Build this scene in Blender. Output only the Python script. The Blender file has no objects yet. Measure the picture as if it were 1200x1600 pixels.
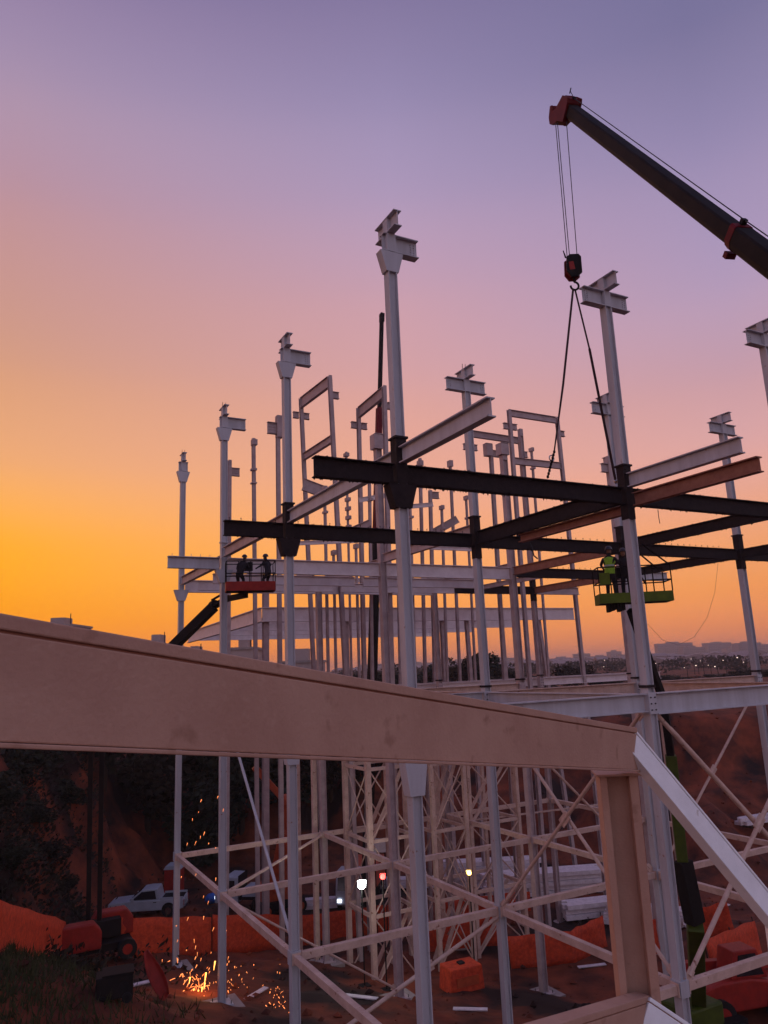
import bpy, bmesh, math, random
from mathutils import Vector, Matrix, noise

random.seed(11)
R = math.radians
sc = bpy.context.scene
C = bpy.context.scene.collection

# ------------------------------------------------------------------ camera
EYE = 16.5                                   # eye height above the pit floor
YAW, PITCH, ROLL, FPX = R(28.2837), R(11.9027), R(-2.3604), 1167.7
CF = Vector((math.sin(YAW) * math.cos(PITCH), math.cos(YAW) * math.cos(PITCH), math.sin(PITCH)))
_r = Vector((math.cos(YAW), -math.sin(YAW), 0)); _u = _r.cross(CF)
CR = _r * math.cos(ROLL) + _u * math.sin(ROLL)
CU = _u * math.cos(ROLL) - _r * math.sin(ROLL)
camd = bpy.data.cameras.new('camera'); cam = bpy.data.objects.new('camera', camd); C.objects.link(cam)
camd.sensor_fit = 'VERTICAL'; camd.sensor_height = 24; camd.lens = 24 * FPX / 1600
camd.clip_start = 0.05; camd.clip_end = 9000
M = Matrix((CR, CU, -CF)).transposed().to_4x4(); M.translation = (0, 0, EYE)
cam.matrix_world = M
sc.camera = cam

# ------------------------------------------------------------------ sky, sun, exposure
def lin(c):
    return tuple(((v / 255) / 12.92 if v / 255 <= .04045 else ((v / 255 + .055) / 1.055) ** 2.4) for v in c) + (1,)
w = bpy.data.worlds.new('World'); sc.world = w; w.use_nodes = True
nt = w.node_tree; nt.nodes.clear()
def N(t, **k):
    n = nt.nodes.new(t)
    for a, b in k.items(): setattr(n, a, b)
    return n
def wmath(op, a, b=None):
    n = N('ShaderNodeMath', operation=op)
    for i, v in enumerate((a, b)):
        if v is None: continue
        if isinstance(v, (int, float)): n.inputs[i].default_value = v
        else: nt.links.new(v, n.inputs[i])
    return n.outputs[0]
tc = N('ShaderNodeTexCoord'); sx = N('ShaderNodeSeparateXYZ'); nt.links.new(tc.outputs['Generated'], sx.inputs[0])
elev = wmath('DIVIDE', wmath('ARCSINE', sx.outputs[2]), R(90))
azim = wmath('DIVIDE', wmath('ABSOLUTE', wmath('ARCTAN2', sx.outputs[0], sx.outputs[1])), math.pi)
def ramp(stops):
    n = N('ShaderNodeValToRGB'); n.color_ramp.interpolation = 'CARDINAL'
    e = n.color_ramp.elements
    for i, (p, c) in enumerate(stops):
        if i < 2: el = e[i]; el.position = p / 90
        else: el = e.new(p / 90)
        el.color = lin(c)
    nt.links.new(elev, n.inputs[0]); return n.outputs[0]
TOP = [(62, (100, 99, 144)), (90, (92, 98, 146))]
SKY = [
 (0,   [(0, (255, 138, 8)), (6, (255, 162, 14)), (10.5, (255, 172, 58)), (15, (236, 167, 110)), (22, (208, 152, 126)), (32, (184, 142, 150)), (39, (164, 140, 166)), (46, (134, 118, 155))] + TOP),
 (30,  [(0, (235, 135, 84)), (5, (252, 162, 80)), (12, (238, 166, 128)), (21, (212, 158, 154)), (28, (194, 153, 168)), (34, (172, 148, 178)), (40, (150, 136, 172)), (47, (124, 113, 152))] + TOP),
 (55,  [(0, (220, 128, 90)), (2.8, (236, 144, 88)), (5.5, (238, 154, 92)), (10, (230, 160, 128)), (14, (216, 161, 156)), (19, (194, 152, 163)), (25, (174, 149, 178)), (33, (150, 136, 172)), (41, (118, 112, 150))] + TOP),
 (150, [(0, (186, 156, 160)), (8, (192, 168, 178)), (20, (186, 174, 196)), (32, (170, 166, 196)), (45, (150, 150, 188)), (62, (122, 124, 168)), (75, (102, 108, 154)), (90, (92, 98, 146))]),
]
cur = ramp(SKY[0][1])
for k in range(1, 4):
    mr = N('ShaderNodeMapRange', interpolation_type='SMOOTHSTEP' if k == 3 else 'LINEAR')
    mr.inputs[1].default_value = SKY[k - 1][0] / 180; mr.inputs[2].default_value = SKY[k][0] / 180
    nt.links.new(azim, mr.inputs[0])
    mx = N('ShaderNodeMix', data_type='RGBA')
    nt.links.new(mr.outputs[0], mx.inputs[0]); nt.links.new(cur, mx.inputs[6]); nt.links.new(ramp(SKY[k][1]), mx.inputs[7])
    cur = mx.outputs[2]
bg = N('ShaderNodeBackground'); bg.inputs[1].default_value = 1.10
nt.links.new(cur, bg.inputs[0])
wo = N('ShaderNodeOutputWorld'); nt.links.new(bg.outputs[0], wo.inputs[0])

sund = bpy.data.lights.new('sun', 'SUN'); sun = bpy.data.objects.new('sun', sund); C.objects.link(sun)
sund.energy = 0.06; sund.angle = R(12); sund.color = (1, .52, .2)          # the sun has just gone down behind the left of the frame
sdir = Vector((math.sin(R(-8)) * math.cos(R(3)), math.cos(R(-8)) * math.cos(R(3)), math.sin(R(3))))
sun.rotation_euler = sdir.to_track_quat('Z', 'Y').to_euler()
sun.location = (0, 0, 60)

sc.view_settings.view_transform = 'Standard'; sc.view_settings.look = 'None'
sc.view_settings.exposure = 0.0; sc.view_settings.gamma = 1
sc.cycles.use_denoising = True
sc.cycles.max_bounces = 4; sc.cycles.diffuse_bounces = 3; sc.cycles.glossy_bounces = 1; sc.cycles.use_adaptive_sampling = True; sc.cycles.adaptive_threshold = .025; sc.cycles.transparent_max_bounces = 6

# ------------------------------------------------------------------ helpers
def ray(x, y): return CR * ((x - 600) / FPX) - CU * ((y - 800) / FPX) + CF
def P(x, y, d=None, a=None, b=None, z=None):
    """photo point to world: at optical depth d, or on the plane X=a, Y=b or eye-relative height z"""
    v = ray(x, y)
    t = d if d is not None else a / v.x if a is not None else b / v.y if b is not None else z / v.z
    return v * t + Vector((0, 0, EYE))
def sd(a, b): return a * math.cos(YAW) - b * math.sin(YAW), a * math.sin(YAW) + b * math.cos(YAW)
def ab(s, d): return s * math.cos(YAW) + d * math.sin(YAW), -s * math.sin(YAW) + d * math.cos(YAW)
def sstep(e0, e1, x):
    t = max(0, min(1, (x - e0) / (e1 - e0))); return t * t * (3 - 2 * t)
def ground(a, b):
    s, d = sd(a, b)
    z = max(-16.2, min(-11.5, -13 - .19 * (a - 9.45) - .12 * (b - 33)))
    n1 = noise.noise(Vector((a * .07, b * .07, 3.1)))
    n2 = noise.noise(Vector((a * .35, b * .35, 7.7)))
    n3 = noise.noise(Vector((a * 1.3, b * 1.3, 1.7)))
    wall = 66 + 7 * n1 + 2.5 * n2 - 8 * sstep(0, 30, s)
    t = sstep(wall, wall + 24, d)
    step = .5 * t + .5 * (sstep(.08, .3, t) * .5 + sstep(.6, .85, t) * .5)
    z = z + (-5.2 - z) * step
    tl = sstep(-18.5 + 2 * n2, -27, s + .04 * (d - 45))
    z = z + (-3.5 - z) * tl * (1 - step)
    mound = math.exp(-(((s + 14.5) / 5) ** 2 + ((d - 27) / 6) ** 2))
    z += 2.6 * mound
    rm = math.exp(-(((s - 15.5) / 4) ** 2 + ((d - 36) / 4) ** 2)) + .8 * math.exp(-(((s - 22) / 6) ** 2 + ((d - 44) / 5) ** 2))
    z += 2.4 * rm
    n4 = noise.ridged_multi_fractal(Vector((a * .16, b * .16, 5.5)), .9, 2.1, 5, 1.0, 2.0) - 1.2 if d < 115 else 0
    z += n4 * (.10 + .75 * 4 * step * (1 - step) + .55 * tl * (1 - step)) + (.25 * n2 + .12 * n3) * (1 if d < 110 else .3) + 3.0 * sstep(250, 900, d) * (1 + n1)
    return z + EYE
def PG(x, y):
    v = ray(x, y); t = 4.0
    while t < 400:
        p = v * t
        if p.z + EYE <= ground(p.x, p.y): break
        t += .15
    return Vector((p.x, p.y, ground(p.x, p.y)))

MATS = {}
def mat(name, c1, c2=None, rough=.6, metal=0, scale=3, detail=6, bump=0, bscale=40, streak=False, emis=0, spots=None, spec=.3):
    m = bpy.data.materials.new(name); m.use_nodes = True; t = m.node_tree; b = t.nodes['Principled BSDF']
    b.inputs['Roughness'].default_value = rough; b.inputs['Metallic'].default_value = metal
    b.inputs['Specular IOR Level'].default_value = spec
    if emis:
        b.inputs['Base Color'].default_value = tuple(c1) + (1,)
        b.inputs['Emission Color'].default_value = tuple(c1) + (1,); b.inputs['Emission Strength'].default_value = emis
        MATS[name] = m; return m
    tc = t.nodes.new('ShaderNodeTexCoord'); mp = t.nodes.new('ShaderNodeMapping')
    t.links.new(tc.outputs['Object'], mp.inputs[0])
    if streak: mp.inputs['Scale'].default_value = (1, 1, .12)
    nz = t.nodes.new('ShaderNodeTexNoise'); nz.inputs['Scale'].default_value = scale; nz.inputs['Detail'].default_value = detail
    nz.inputs['Roughness'].default_value = .65
    t.links.new(mp.outputs[0], nz.inputs[0])
    rp = t.nodes.new('ShaderNodeValToRGB'); rp.color_ramp.elements[0].position = .36; rp.color_ramp.elements[1].position = .66
    c2 = c2 or tuple(v * .72 for v in c1)
    rp.color_ramp.elements[0].color = tuple(c2) + (1,); rp.color_ramp.elements[1].color = tuple(c1) + (1,)
    t.links.new(nz.outputs[0], rp.inputs[0]); col = rp.outputs[0]
    if spots:
        n2 = t.nodes.new('ShaderNodeTexNoise'); n2.inputs['Scale'].default_value = spots[1]; n2.inputs['Detail'].default_value = 8
        t.links.new(tc.outputs['Object'], n2.inputs[0])
        r2 = t.nodes.new('ShaderNodeValToRGB'); r2.color_ramp.elements[0].position = spots[2]; r2.color_ramp.elements[1].position = spots[2] + .08
        r2.color_ramp.elements[0].color = (0, 0, 0, 1); r2.color_ramp.elements[1].color = (1, 1, 1, 1)
        t.links.new(n2.outputs[0], r2.inputs[0])
        mx = t.nodes.new('ShaderNodeMix'); mx.data_type = 'RGBA'
        t.links.new(r2.outputs[0], mx.inputs[0]); t.links.new(col, mx.inputs[6]); mx.inputs[7].default_value = tuple(spots[0]) + (1,)
        col = mx.outputs[2]
    t.links.new(col, b.inputs['Base Color'])
    if bump:
        nb = t.nodes.new('ShaderNodeTexNoise'); nb.inputs['Scale'].default_value = bscale; nb.inputs['Detail'].default_value = 5
        t.links.new(tc.outputs['Object'], nb.inputs[0])
        bp = t.nodes.new('ShaderNodeBump'); bp.inputs['Strength'].default_value = bump; bp.inputs['Distance'].default_value = .02
        t.links.new(nb.outputs[0], bp.inputs['Height']); t.links.new(bp.outputs[0], b.inputs['Normal'])
    MATS[name] = m; return m

mat('steel', (.55, .55, .595), (.42, .41, .435), .5, scale=1.6, streak=True, bump=.05, spots=((.30, .17, .12), 5, .68))
mat('dusty_steel', (.66, .48, .40), (.50, .34, .275), .65, scale=2.2, bump=.08, spots=((.24, .10, .06), 4, .66))  # red dust, with the soil's warm bounce light also put into the tone
mat('back_steel', (.50, .40, .40), (.38, .29, .29), .6, scale=1.5, bump=.05)  # dimmer, browner copy of steel: weaker light at the back put into the colour
mat('rear_pale', (.76, .67, .67), (.64, .54, .54), .6, scale=1.5, bump=.05)
mat('dark_coat', (.030, .019, .020), (.017, .011, .012), .85, scale=5, bump=.6, bscale=26)
mat('rust_primer', (.38, .17, .11), (.28, .115, .075), .7, scale=3, bump=.15)
mat('brown_steel', (.51, .315, .235), (.43, .25, .185), .75, scale=2.6, detail=14, bump=.15, bscale=60, spots=((.37, .21, .15), 8, .64))  # foreground beam's dim warm light put into this brown, plus speckled dirt
mat('bright_white', (.92, .93, .94), (.80, .81, .82), .45, scale=4, bump=.05, bscale=80, spots=((.55, .5, .45), 9, .7))  # stringers' white raised in colour to stand in for strong light on them
mat('soil', (.26, .058, .024), (.055, .015, .009), .95, scale=.35, detail=12, bump=1.0, bscale=3.5, spots=((.022, .010, .008), .14, .52))
mat('grass', (.060, .062, .018), (.030, .034, .010), .8, scale=2)
mat('foliage', (.022, .026, .010), (.009, .012, .005), .7, scale=1.2)
mat('foliage_warm', (.028, .022, .010), (.012, .010, .006), .75, scale=1.2)
mat('bark', (.07, .045, .03), None, .9, scale=6, bump=.4)
mat('black_rubber', (.012, .012, .013), None, .8, scale=8)
mat('black_metal', (.016, .014, .014), None, .7, scale=5, spec=.12)
mat('boom_dark', (.020, .015, .014), (.011, .009, .009), .7, scale=2, spec=.12)
mat('crane_red', (.16, .008, .012), (.10, .005, .008), .6, scale=3, spec=.15)
mat('lift_red', (.36, .022, .014), (.24, .015, .010), .55, scale=3)
mat('lift_orange', (.50, .085, .030), (.36, .06, .022), .5, scale=3)
mat('lime', (.115, .17, .008), (.075, .115, .006), .6, scale=3)
mat('net_orange', (.70, .080, .026), (.44, .045, .016), .8, scale=5, bump=.3, bscale=90)
mat('white_car', (.42, .44, .50), (.34, .36, .41), .35, scale=1, spec=.5)
mat('glass_dark', (.02, .022, .028), None, .08, scale=1, spec=.6)
mat('chrome', (.5, .5, .52), None, .25, metal=1, scale=2)
mat('lime_dim', (.060, .090, .006), (.040, .062, .005), .6, scale=3)
mat('rope', (.06, .055, .06), None, .8, scale=20)
mat('sling', (.045, .022, .026), None, .85, scale=20)
mat('hivis', (.32, .60, .04), (.24, .46, .03), .7, scale=12)
mat('reflective', (.55, .58, .56), None, .4, scale=10)
mat('work_cloth', (.030, .026, .032), (.018, .016, .02), .9, scale=12, bump=.3)
mat('helmet', (.30, .28, .26), None, .35, scale=3)
mat('helmet_dark', (.05, .04, .05), None, .35, scale=3)
mat('skin', (.33, .17, .11), None, .6, scale=10)
mat('pale_steel', (.78, .70, .72), (.62, .54, .56), .6, scale=3, bump=.1)
mat('concrete', (.36, .30, .28), None, .85, scale=1, bump=.2)
mat('plaster', (.42, .33, .31), (.33, .25, .23), .85, scale=.2)
mat('plaster_two', (.34, .27, .27), (.27, .21, .21), .85, scale=.2)
mat('roof_tile', (.20, .09, .06), None, .85, scale=.5)
mat('blue_tarp', (.03, .10, .40), None, .6, scale=3)
mat('spark', (1.0, .28, .08), emis=1.9)
mat('spark_hot', (1.0, .40, .09), emis=3)
mat('lamp_white', (.90, 1.0, .94), emis=40)
mat('lamp_cool', (.80, .88, 1.0), emis=5)
mat('lamp_red', (1.0, .05, .04), emis=9)
mat('lamp_amber', (1.0, .60, .12), emis=12)
mat('lamp_town', (1.0, .78, .62), emis=3)

t = MATS['brown_steel'].node_tree; pb_ = t.nodes['Principled BSDF']; src = pb_.inputs['Base Color'].links[0].from_socket
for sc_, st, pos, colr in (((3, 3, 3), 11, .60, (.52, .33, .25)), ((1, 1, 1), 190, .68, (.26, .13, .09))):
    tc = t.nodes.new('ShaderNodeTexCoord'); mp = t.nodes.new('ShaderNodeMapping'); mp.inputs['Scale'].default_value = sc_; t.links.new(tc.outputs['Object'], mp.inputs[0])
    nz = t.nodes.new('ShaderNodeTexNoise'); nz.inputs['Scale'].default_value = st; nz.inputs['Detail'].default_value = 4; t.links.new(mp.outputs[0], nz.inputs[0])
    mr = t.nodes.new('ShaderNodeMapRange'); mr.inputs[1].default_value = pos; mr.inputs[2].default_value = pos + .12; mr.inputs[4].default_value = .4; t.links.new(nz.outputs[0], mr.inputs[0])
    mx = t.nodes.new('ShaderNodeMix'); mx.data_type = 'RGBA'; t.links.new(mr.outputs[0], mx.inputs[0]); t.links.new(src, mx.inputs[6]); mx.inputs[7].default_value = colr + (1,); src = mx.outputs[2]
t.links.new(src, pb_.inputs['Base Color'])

class MB:
    def __init__(s): s.v = []; s.f = []
    def add(s, vs, fs, mtx=None):
        o = len(s.v)
        for q in vs: s.v.append(tuple(mtx @ Vector(q)) if mtx else tuple(q))
        s.f += [tuple(i + o for i in f) for f in fs]; return s
    def mm(s, x0, x1, y0, y1, z0, z1, mtx=None):
        return s.add([(x0, y0, z0), (x1, y0, z0), (x1, y1, z0), (x0, y1, z0), (x0, y0, z1), (x1, y0, z1), (x1, y1, z1), (x0, y1, z1)],
                     [(0, 3, 2, 1), (4, 5, 6, 7), (0, 1, 5, 4), (1, 2, 6, 5), (2, 3, 7, 6), (3, 0, 4, 7)], mtx)
    def tube(s, p0, p1, r0, r1=None, n=8):
        p0 = Vector(p0); p1 = Vector(p1); r1 = r0 if r1 is None else r1
        q = (p1 - p0).to_track_quat('Z', 'Y').to_matrix(); vs = []
        for p, r in ((p0, r0), (p1, r1)):
            for k in range(n):
                t = 2 * math.pi * k / n; vs.append(p + q @ Vector((r * math.cos(t), r * math.sin(t), 0)))
        fs = [(k, (k + 1) % n, n + (k + 1) % n, n + k) for k in range(n)] + [tuple(range(n - 1, -1, -1)), tuple(range(n, 2 * n))]
        return s.add(vs, fs)
    def path(s, pts, r, n=6):
        for a, b in zip(pts, pts[1:]): s.tube(a, b, r, r, n)
        return s
    def bar(s, p0, p1, w, h):                     # rectangular bar between two points, w across, h in the upright direction
        p0 = Vector(p0); p1 = Vector(p1); m = frame(p0, p1); L = (p1 - p0).length
        return s.mm(0, L, -w / 2, w / 2, -h / 2, h / 2, m)
    def prism(s, poly, y0, y1, mtx=None):          # polygon in XZ pushed along Y
        n = len(poly); vs = [(x, y0, z) for x, z in poly] + [(x, y1, z) for x, z in poly]
        fs = [tuple(range(n)), tuple(range(2 * n - 1, n - 1, -1))] + [(k, n + k, n + (k + 1) % n, (k + 1) % n) for k in range(n)]
        return s.add(vs, fs, mtx)
    def disc(s, c, r, h, axis='Y', n=20, r2=None):
        c = Vector(c); d = {'X': Vector((1, 0, 0)), 'Y': Vector((0, 1, 0)), 'Z': Vector((0, 0, 1))}[axis] * h / 2
        return s.tube(c - d, c + d, r, r2, n)
    def ball(s, c, rx, ry, rz, n=10, mtx=None):
        vs = []; fs = []; m = n // 2
        for i in range(m + 1):
            t = math.pi * i / m
            for k in range(n):
                p = 2 * math.pi * k / n
                vs.append((c[0] + rx * math.sin(t) * math.cos(p), c[1] + ry * math.sin(t) * math.sin(p), c[2] + rz * math.cos(t)))
        for i in range(m):
            for k in range(n): fs.append((i * n + k, (i + 1) * n + k, (i + 1) * n + (k + 1) % n, i * n + (k + 1) % n))
        return s.add(vs, fs, mtx)
    def mesh(s, name):
        me = bpy.data.meshes.new(name); me.from_pydata(s.v, [], s.f); me.update(); return me
    def build(s, name, material, parent=None, smooth=False, bevel=0):
        me = s.mesh(name); me.materials.append(MATS[material])
        bm = bmesh.new(); bm.from_mesh(me); bmesh.ops.recalc_face_normals(bm, faces=bm.faces); bm.to_mesh(me); bm.free()
        if smooth: me.shade_smooth()
        o = bpy.data.objects.new(name, me); C.objects.link(o)
        if parent: o.parent = parent
        if bevel:
            b = o.modifiers.new('bevel', 'BEVEL'); b.width = bevel; b.segments = 2; b.limit_method = 'ANGLE'
        return o
def frame(p0, p1, up=(0, 0, 1)):
    x = (Vector(p1) - Vector(p0)).normalized(); up = Vector(up)
    if abs(x.dot(up)) > .999: up = Vector((0, 1, 0))
    y = up.cross(x).normalized(); z = x.cross(y)
    m = Matrix((x, y, z)).transposed().to_4x4(); m.translation = p0; return m
def tag(o, label=None, cat=None, group=None, kind=None):
    if label: o['label'] = label
    if cat: o['category'] = cat
    if group: o['group'] = group
    if kind: o['kind'] = kind
    return o
def thing(name, label, cat, mtx=None, loc=None, rz=0, group=None):
    o = bpy.data.objects.new(name, None); C.objects.link(o); o.empty_display_size = .3
    if mtx is not None: o.matrix_world = mtx
    elif loc is not None: o.location = loc; o.rotation_euler = (0, 0, rz)
    return tag(o, label, cat, group, 'thing')
def copy_tree(o, parent=None):
    c = o.copy(); C.objects.link(c); c.parent = parent
    for ch in o.children: copy_tree(ch, c)
    return c

# ------------------------------------------------------------------ ground
def build_ground():
    radii = [2.5]
    while radii[-1] < 2400: radii.append(radii[-1] * (1.05 if radii[-1] < 18 else 1.014 if radii[-1] < 100 else 1.06))
    yd = math.degrees(YAW)
    angs = [yd - 42 + 84 * k / 420 for k in range(420)] + [yd + 42 + 276 * k / 110 for k in range(110)]
    NA = len(angs); vs = []; fs = []
    for r in radii:
        for t in angs:
            a, b = r * math.sin(R(t)), r * math.cos(R(t)); vs.append((a, b, ground(a, b)))
    for i in range(len(radii) - 1):
        for k in range(NA): fs.append((i * NA + k, i * NA + (k + 1) % NA, (i + 1) * NA + (k + 1) % NA, (i + 1) * NA + k))
    vs.append((0, 0, ground(0, 0))); fs += [(len(vs) - 1, (k + 1) % NA, k) for k in range(NA)]
    m = MB(); m.v = vs; m.f = fs
    o = m.build('ground', 'soil', smooth=True); tag(o, kind='structure')
build_ground()

# ------------------------------------------------------------------ steel frame: columns on a grid, beams on two levels
GA = [9.45 + 8.15 * i for i in range(6)]; GB = [16.6 + 8.27 * j for j in range(10)]
Z0A, Z1A, Z2A = EYE - 1.0, EYE + 5.27, EYE + 12.0           # tops of the beams that run to the right
NICK = {(0, 0): 'nearest flared column', (0, 1): 'second flared column', (0, 2): 'third flared column', (0, 3): 'leftmost flared column',
        (1, 0): 'column beside the sling', (1, 1): 'central cross-headed column', (1, 2): 'square-headed column', (1, 3): 'inner left column',
        (2, 0): 'right-edge column', (2, 1): 'column hidden behind the sling', (2, 2): 'inner middle column', (2, 3): 'inner rear column',
        (3, 1): 'far right column', (3, 2): 'low far column', (3, 3): 'inner right column'}

def ibox(mb, x0, x1, zt, depth, width, tf=.03, tw=.018, mtx=None):
    mb.mm(x0, x1, -width / 2, width / 2, zt - tf, zt, mtx); mb.mm(x0, x1, -width / 2, width / 2, zt - depth, zt - depth + tf, mtx)
    mb.mm(x0, x1, -tw / 2, tw / 2, zt - depth + tf, zt - tf, mtx); return mb
def beam(label, p0, p1, depth=.53, width=.26, m='steel', studs=False, group=None, stiff=0, name='steel_beam', tf=.032, end_m=None):
    p0 = Vector(p0); p1 = Vector(p1); L = (p1 - p0).length
    t = thing(name, label, 'beam', frame(p0, p1), group=group)
    MB().mm(0, L, -width / 2, width / 2, -tf, 0).build('top_flange', m, t)
    MB().mm(0, L, -width / 2, width / 2, -depth, -depth + tf).build('bottom_flange', m, t)
    MB().mm(0, L, -.011, .011, -depth + tf, -tf).build('web', m, t)
    if m == 'dark_coat':                                    # rough lumps and drips left by the spraying
        sm = MB()
        for q in range(int(L * 26)):
            x = random.uniform(.02, L - .02); r_ = random.uniform(.012, .038); y = random.choice((-1, 1)) * width / 2; z = random.choice((-.004, -depth + .004, -depth + .004, -depth + tf))
            dz = (r_ if z > -.1 else -r_ * random.uniform(.6, 2.2))
            sm.add([(x - r_, y - .01, z), (x + r_, y - .01, z), (x, y + .02, z), (x, y - .02, z), (x + random.uniform(-.4, .4) * r_, y, z + dz)], [(0, 3, 1, 2), (0, 4, 3), (3, 4, 1), (1, 4, 2), (2, 4, 0)])
        tag(sm.build('spray_lumps', m, t), kind='stuff')
    if studs:
        sm = MB(); x = .2
        while x < L - .1:
            if random.random() < .9:
                sm.tube((x, .05, 0), (x, .05, .10), .011, n=6); sm.tube((x, .05, .10), (x, .05, .125), .02, n=6)
            x += .42
        tag(sm.build('shear_studs', m, t), kind='stuff')
    return t

def bolts(mb, x, y, z0, z1, n, side, r=.018):
    for k in range(n):
        z = z0 + (z1 - z0) * (k + .5) / n
        mb.tube((x, y, z), (x, y + side * .03, z), r, n=6)

def column(i, j, label, top=Z2A, w=.275, flared=False, stubA=(.85, .85), stubB=(.6, .6), rods=False, m='steel', coated=True, base=True, low=0):
    a, b = GA[i], GB[j]; g = ground(a, b) - .05
    t = thing('steel_column', label, 'column', loc=(a, b, g), group='main frame columns')
    H = top - g; h = w / 2; tf = .028
    MB().mm(-h, -h + tf, -h, h, 0, H).build('flange', m, t); MB().mm(h - tf, h, -h, h, 0, H).build('flange', m, t)
    MB().mm(-h + tf, h - tf, -.05, -.03, 0, H).build('web', m, t)
    if base:
        p = MB().mm(-.38, .38, -.38, .38, .02, .09).build('base_plate', m, t)
        q = MB()
        for sx_ in (-1, 1):
            for sy_ in (-1, 1): q.tube((sx_ * .3, sy_ * .3, .09), (sx_ * .3, sy_ * .3, .2), .02, n=6)
        tag(q.build('anchor_bolts', 'black_metal', p), kind='stuff')
        MB().mm(-.75, .75, -.75, .75, -.6, .035).build('concrete_footing', 'concrete', t)
    zA = H; D = .55                                                    # stub beams at the head
    if flared:
        MB().prism([(-.36, zA - D - .02), (.36, zA - D - .02), (.19, zA - D - .62), (-.19, zA - D - .62)], -h - .004, h + .004).build('flared_haunch', m, t)
    else: pass
    MB().mm(-h - .003, h + .003, -h - .003, h + .003, zA - D, zA - .001).build('head_box', m, t)
    if stubA:
        for sgn, L in ((-1, stubA[0]), (1, stubA[1])):
            if L <= 0: continue
            q = ibox(MB(), sgn * (h + .004), sgn * (h + L), zA, D, .26).build('stub_beam', m, t)
            if L > .5:
                bb = MB(); 
                for xx in (.1, .2):
                    bolts(bb, sgn * (h + L - xx), -.010, zA - D + .08, zA - .08, 5, -1)
                tag(bb.build('bolts', m, q), kind='stuff')
    if stubB:
        mt = Matrix.Rotation(math.pi / 2, 4, 'Z')
        q = ibox(MB(), -stubB[0], stubB[1], zA + .50, .48, .24, mtx=mt).build('stub_beam', m, t)
        MB().mm(-.11, .11, -.13, .13, zA, zA + .48).build('head_web_plate', m, t)
    if rods:
        for xx in (-.08, .07):
            MB().tube((xx, .05, zA + .5), (xx + .02, .05, zA + .5 + .26), .012, n=6).build('lifting_rod', 'black_metal', t)
    if coated:                                                          # dark sprayed joint around the upper floor beams
        zj = Z1A - g
        MB().mm(-h - .02, h + .02, -h - .02, h + .02, zj - .54, zj + .72).build('coated_joint', 'dark_coat', t)
        MB().mm(-h - .06, h + .06, -h - .06, h + .06, zj + .70, zj + .76).build('splice_collar', 'dark_coat', t)
        if flared:
            MB().prism([(-.42, zj - .55), (.42, zj - .55), (.24, zj - 1.18), (-.24, zj - 1.18)], -h - .03, h + .03).build('coated_haunch', 'dark_coat', t)
            q = MB()
            for k in range(26):
                x = random.choice((-1, 1)) * random.uniform(.42, 1.0); q.tube((x, random.uniform(-.1, .1), zj - .53), (x, random.uniform(-.1, .1), zj - .53 - random.uniform(.03, .09)), .012, .004, n=5)
            tag(q.build('spray_drips', 'dark_coat', t), kind='stuff')
        else:
            MB().mm(-h - .012, h + .012, -h - .012, h + .012, zj - 1.0, zj - .54).build('coated_sleeve', 'dark_coat', t)
    elif flared:
        zj = Z1A - g
        MB().prism([(-.40, zj - .55), (.40, zj - .55), (.2, zj - 1.15), (-.2, zj - 1.15)], -h - .004, h + .004).build('flared_haunch', m, t)
        MB().mm(-h - .03, h + .03, -h - .03, h + .03, zj + .68, zj + .74).build('splice_collar', m, t)
    zj = Z0A - g                                                        # lower floor joint
    MB().mm(-h - .035, h + .035, -h - .035, h + .035, zj + .16, zj + .24).build('splice_collar', 'dark_coat', t)
    MB().mm(-h - .02, h + .02, -h - .02, h + .02, zj - .6, zj + .02).build('joint_plate', m, t)
    if flared:
        MB().prism([(-.40, zj - .54), (.40, zj - .54), (.2, zj - 2.0), (-.2, zj - 2.0)], -h - .03, h + .03).build('flared_haunch', m, t)
    bm_ = MB()
    for zz in (Z1A - g + .45, Z1A - g + .58, Z0A - g - .12, Z0A - g - .3, Z0A - g - .48):
        for xx in (-h * .6, h * .6): bm_.tube((xx, -h - .02, zz), (xx, -h - .05, zz), .022, n=6)
    tag(bm_.build('bolt_heads', 'dark_coat' if coated else m, t), kind='stuff')
    zs = EYE - 8.9 - g
    MB().mm(-h - .03, h + .03, -h - .03, h + .03, zs - .22, zs + .2).build('strut_collar', m, t)
    return t

column(0, 0, 'tallest pale steel column in the picture, flared head, nearest of the left row', flared=True, stubA=(.10, .75), stubB=(.55, .6))
column(0, 1, 'second nearest flared-head column, left of the tallest one', flared=True, stubA=(.08, .85), stubB=(.45, .5))
column(0, 2, 'third flared-head column in the left row, beside the orange lift basket', flared=True, stubA=(.08, .9), stubB=(.45, .5), rods=True, coated=False)
column(0, 3, 'leftmost column of the frame, standing against the orange sky', flared=True, stubA=(.12, .12), stubB=(.4, .4), rods=True, coated=False)
column(1, 0, 'cross-headed column right of the crane hook, in front of the green basket')
column(1, 1, 'cross-headed column in the middle, between hook and tallest column', rods=True)
column(1, 2, 'square-headed column just behind the tallest column', stubA=None, stubB=None, m='back_steel', coated=False, w=.33)
column(1, 3, 'stout inner column low behind the second flared column', top=Z1A + .3, stubA=None, stubB=None, m='back_steel', coated=False, w=.31)
column(2, 0, 'column head cut off by the right edge of the picture')
column(2, 1, 'cross-headed column mostly hidden behind the column by the hook', coated=True)
column(2, 2, 'thick inner column under the hanging left sling leg', stubA=None, stubB=None, m='back_steel', coated=False, w=.33)
column(2, 3, 'inner column rising behind the dark beams right of the tallest column', top=Z1A + .2, stubA=None, stubB=None, m='back_steel', coated=False)
column(3, 1, 'cross-headed column at far right under the end of the long white beam', w=.30)
column(3, 2, 'small low column head behind the column by the hook', m='back_steel', coated=False, stubA=(.5, .5), stubB=(.4, .4))
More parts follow.
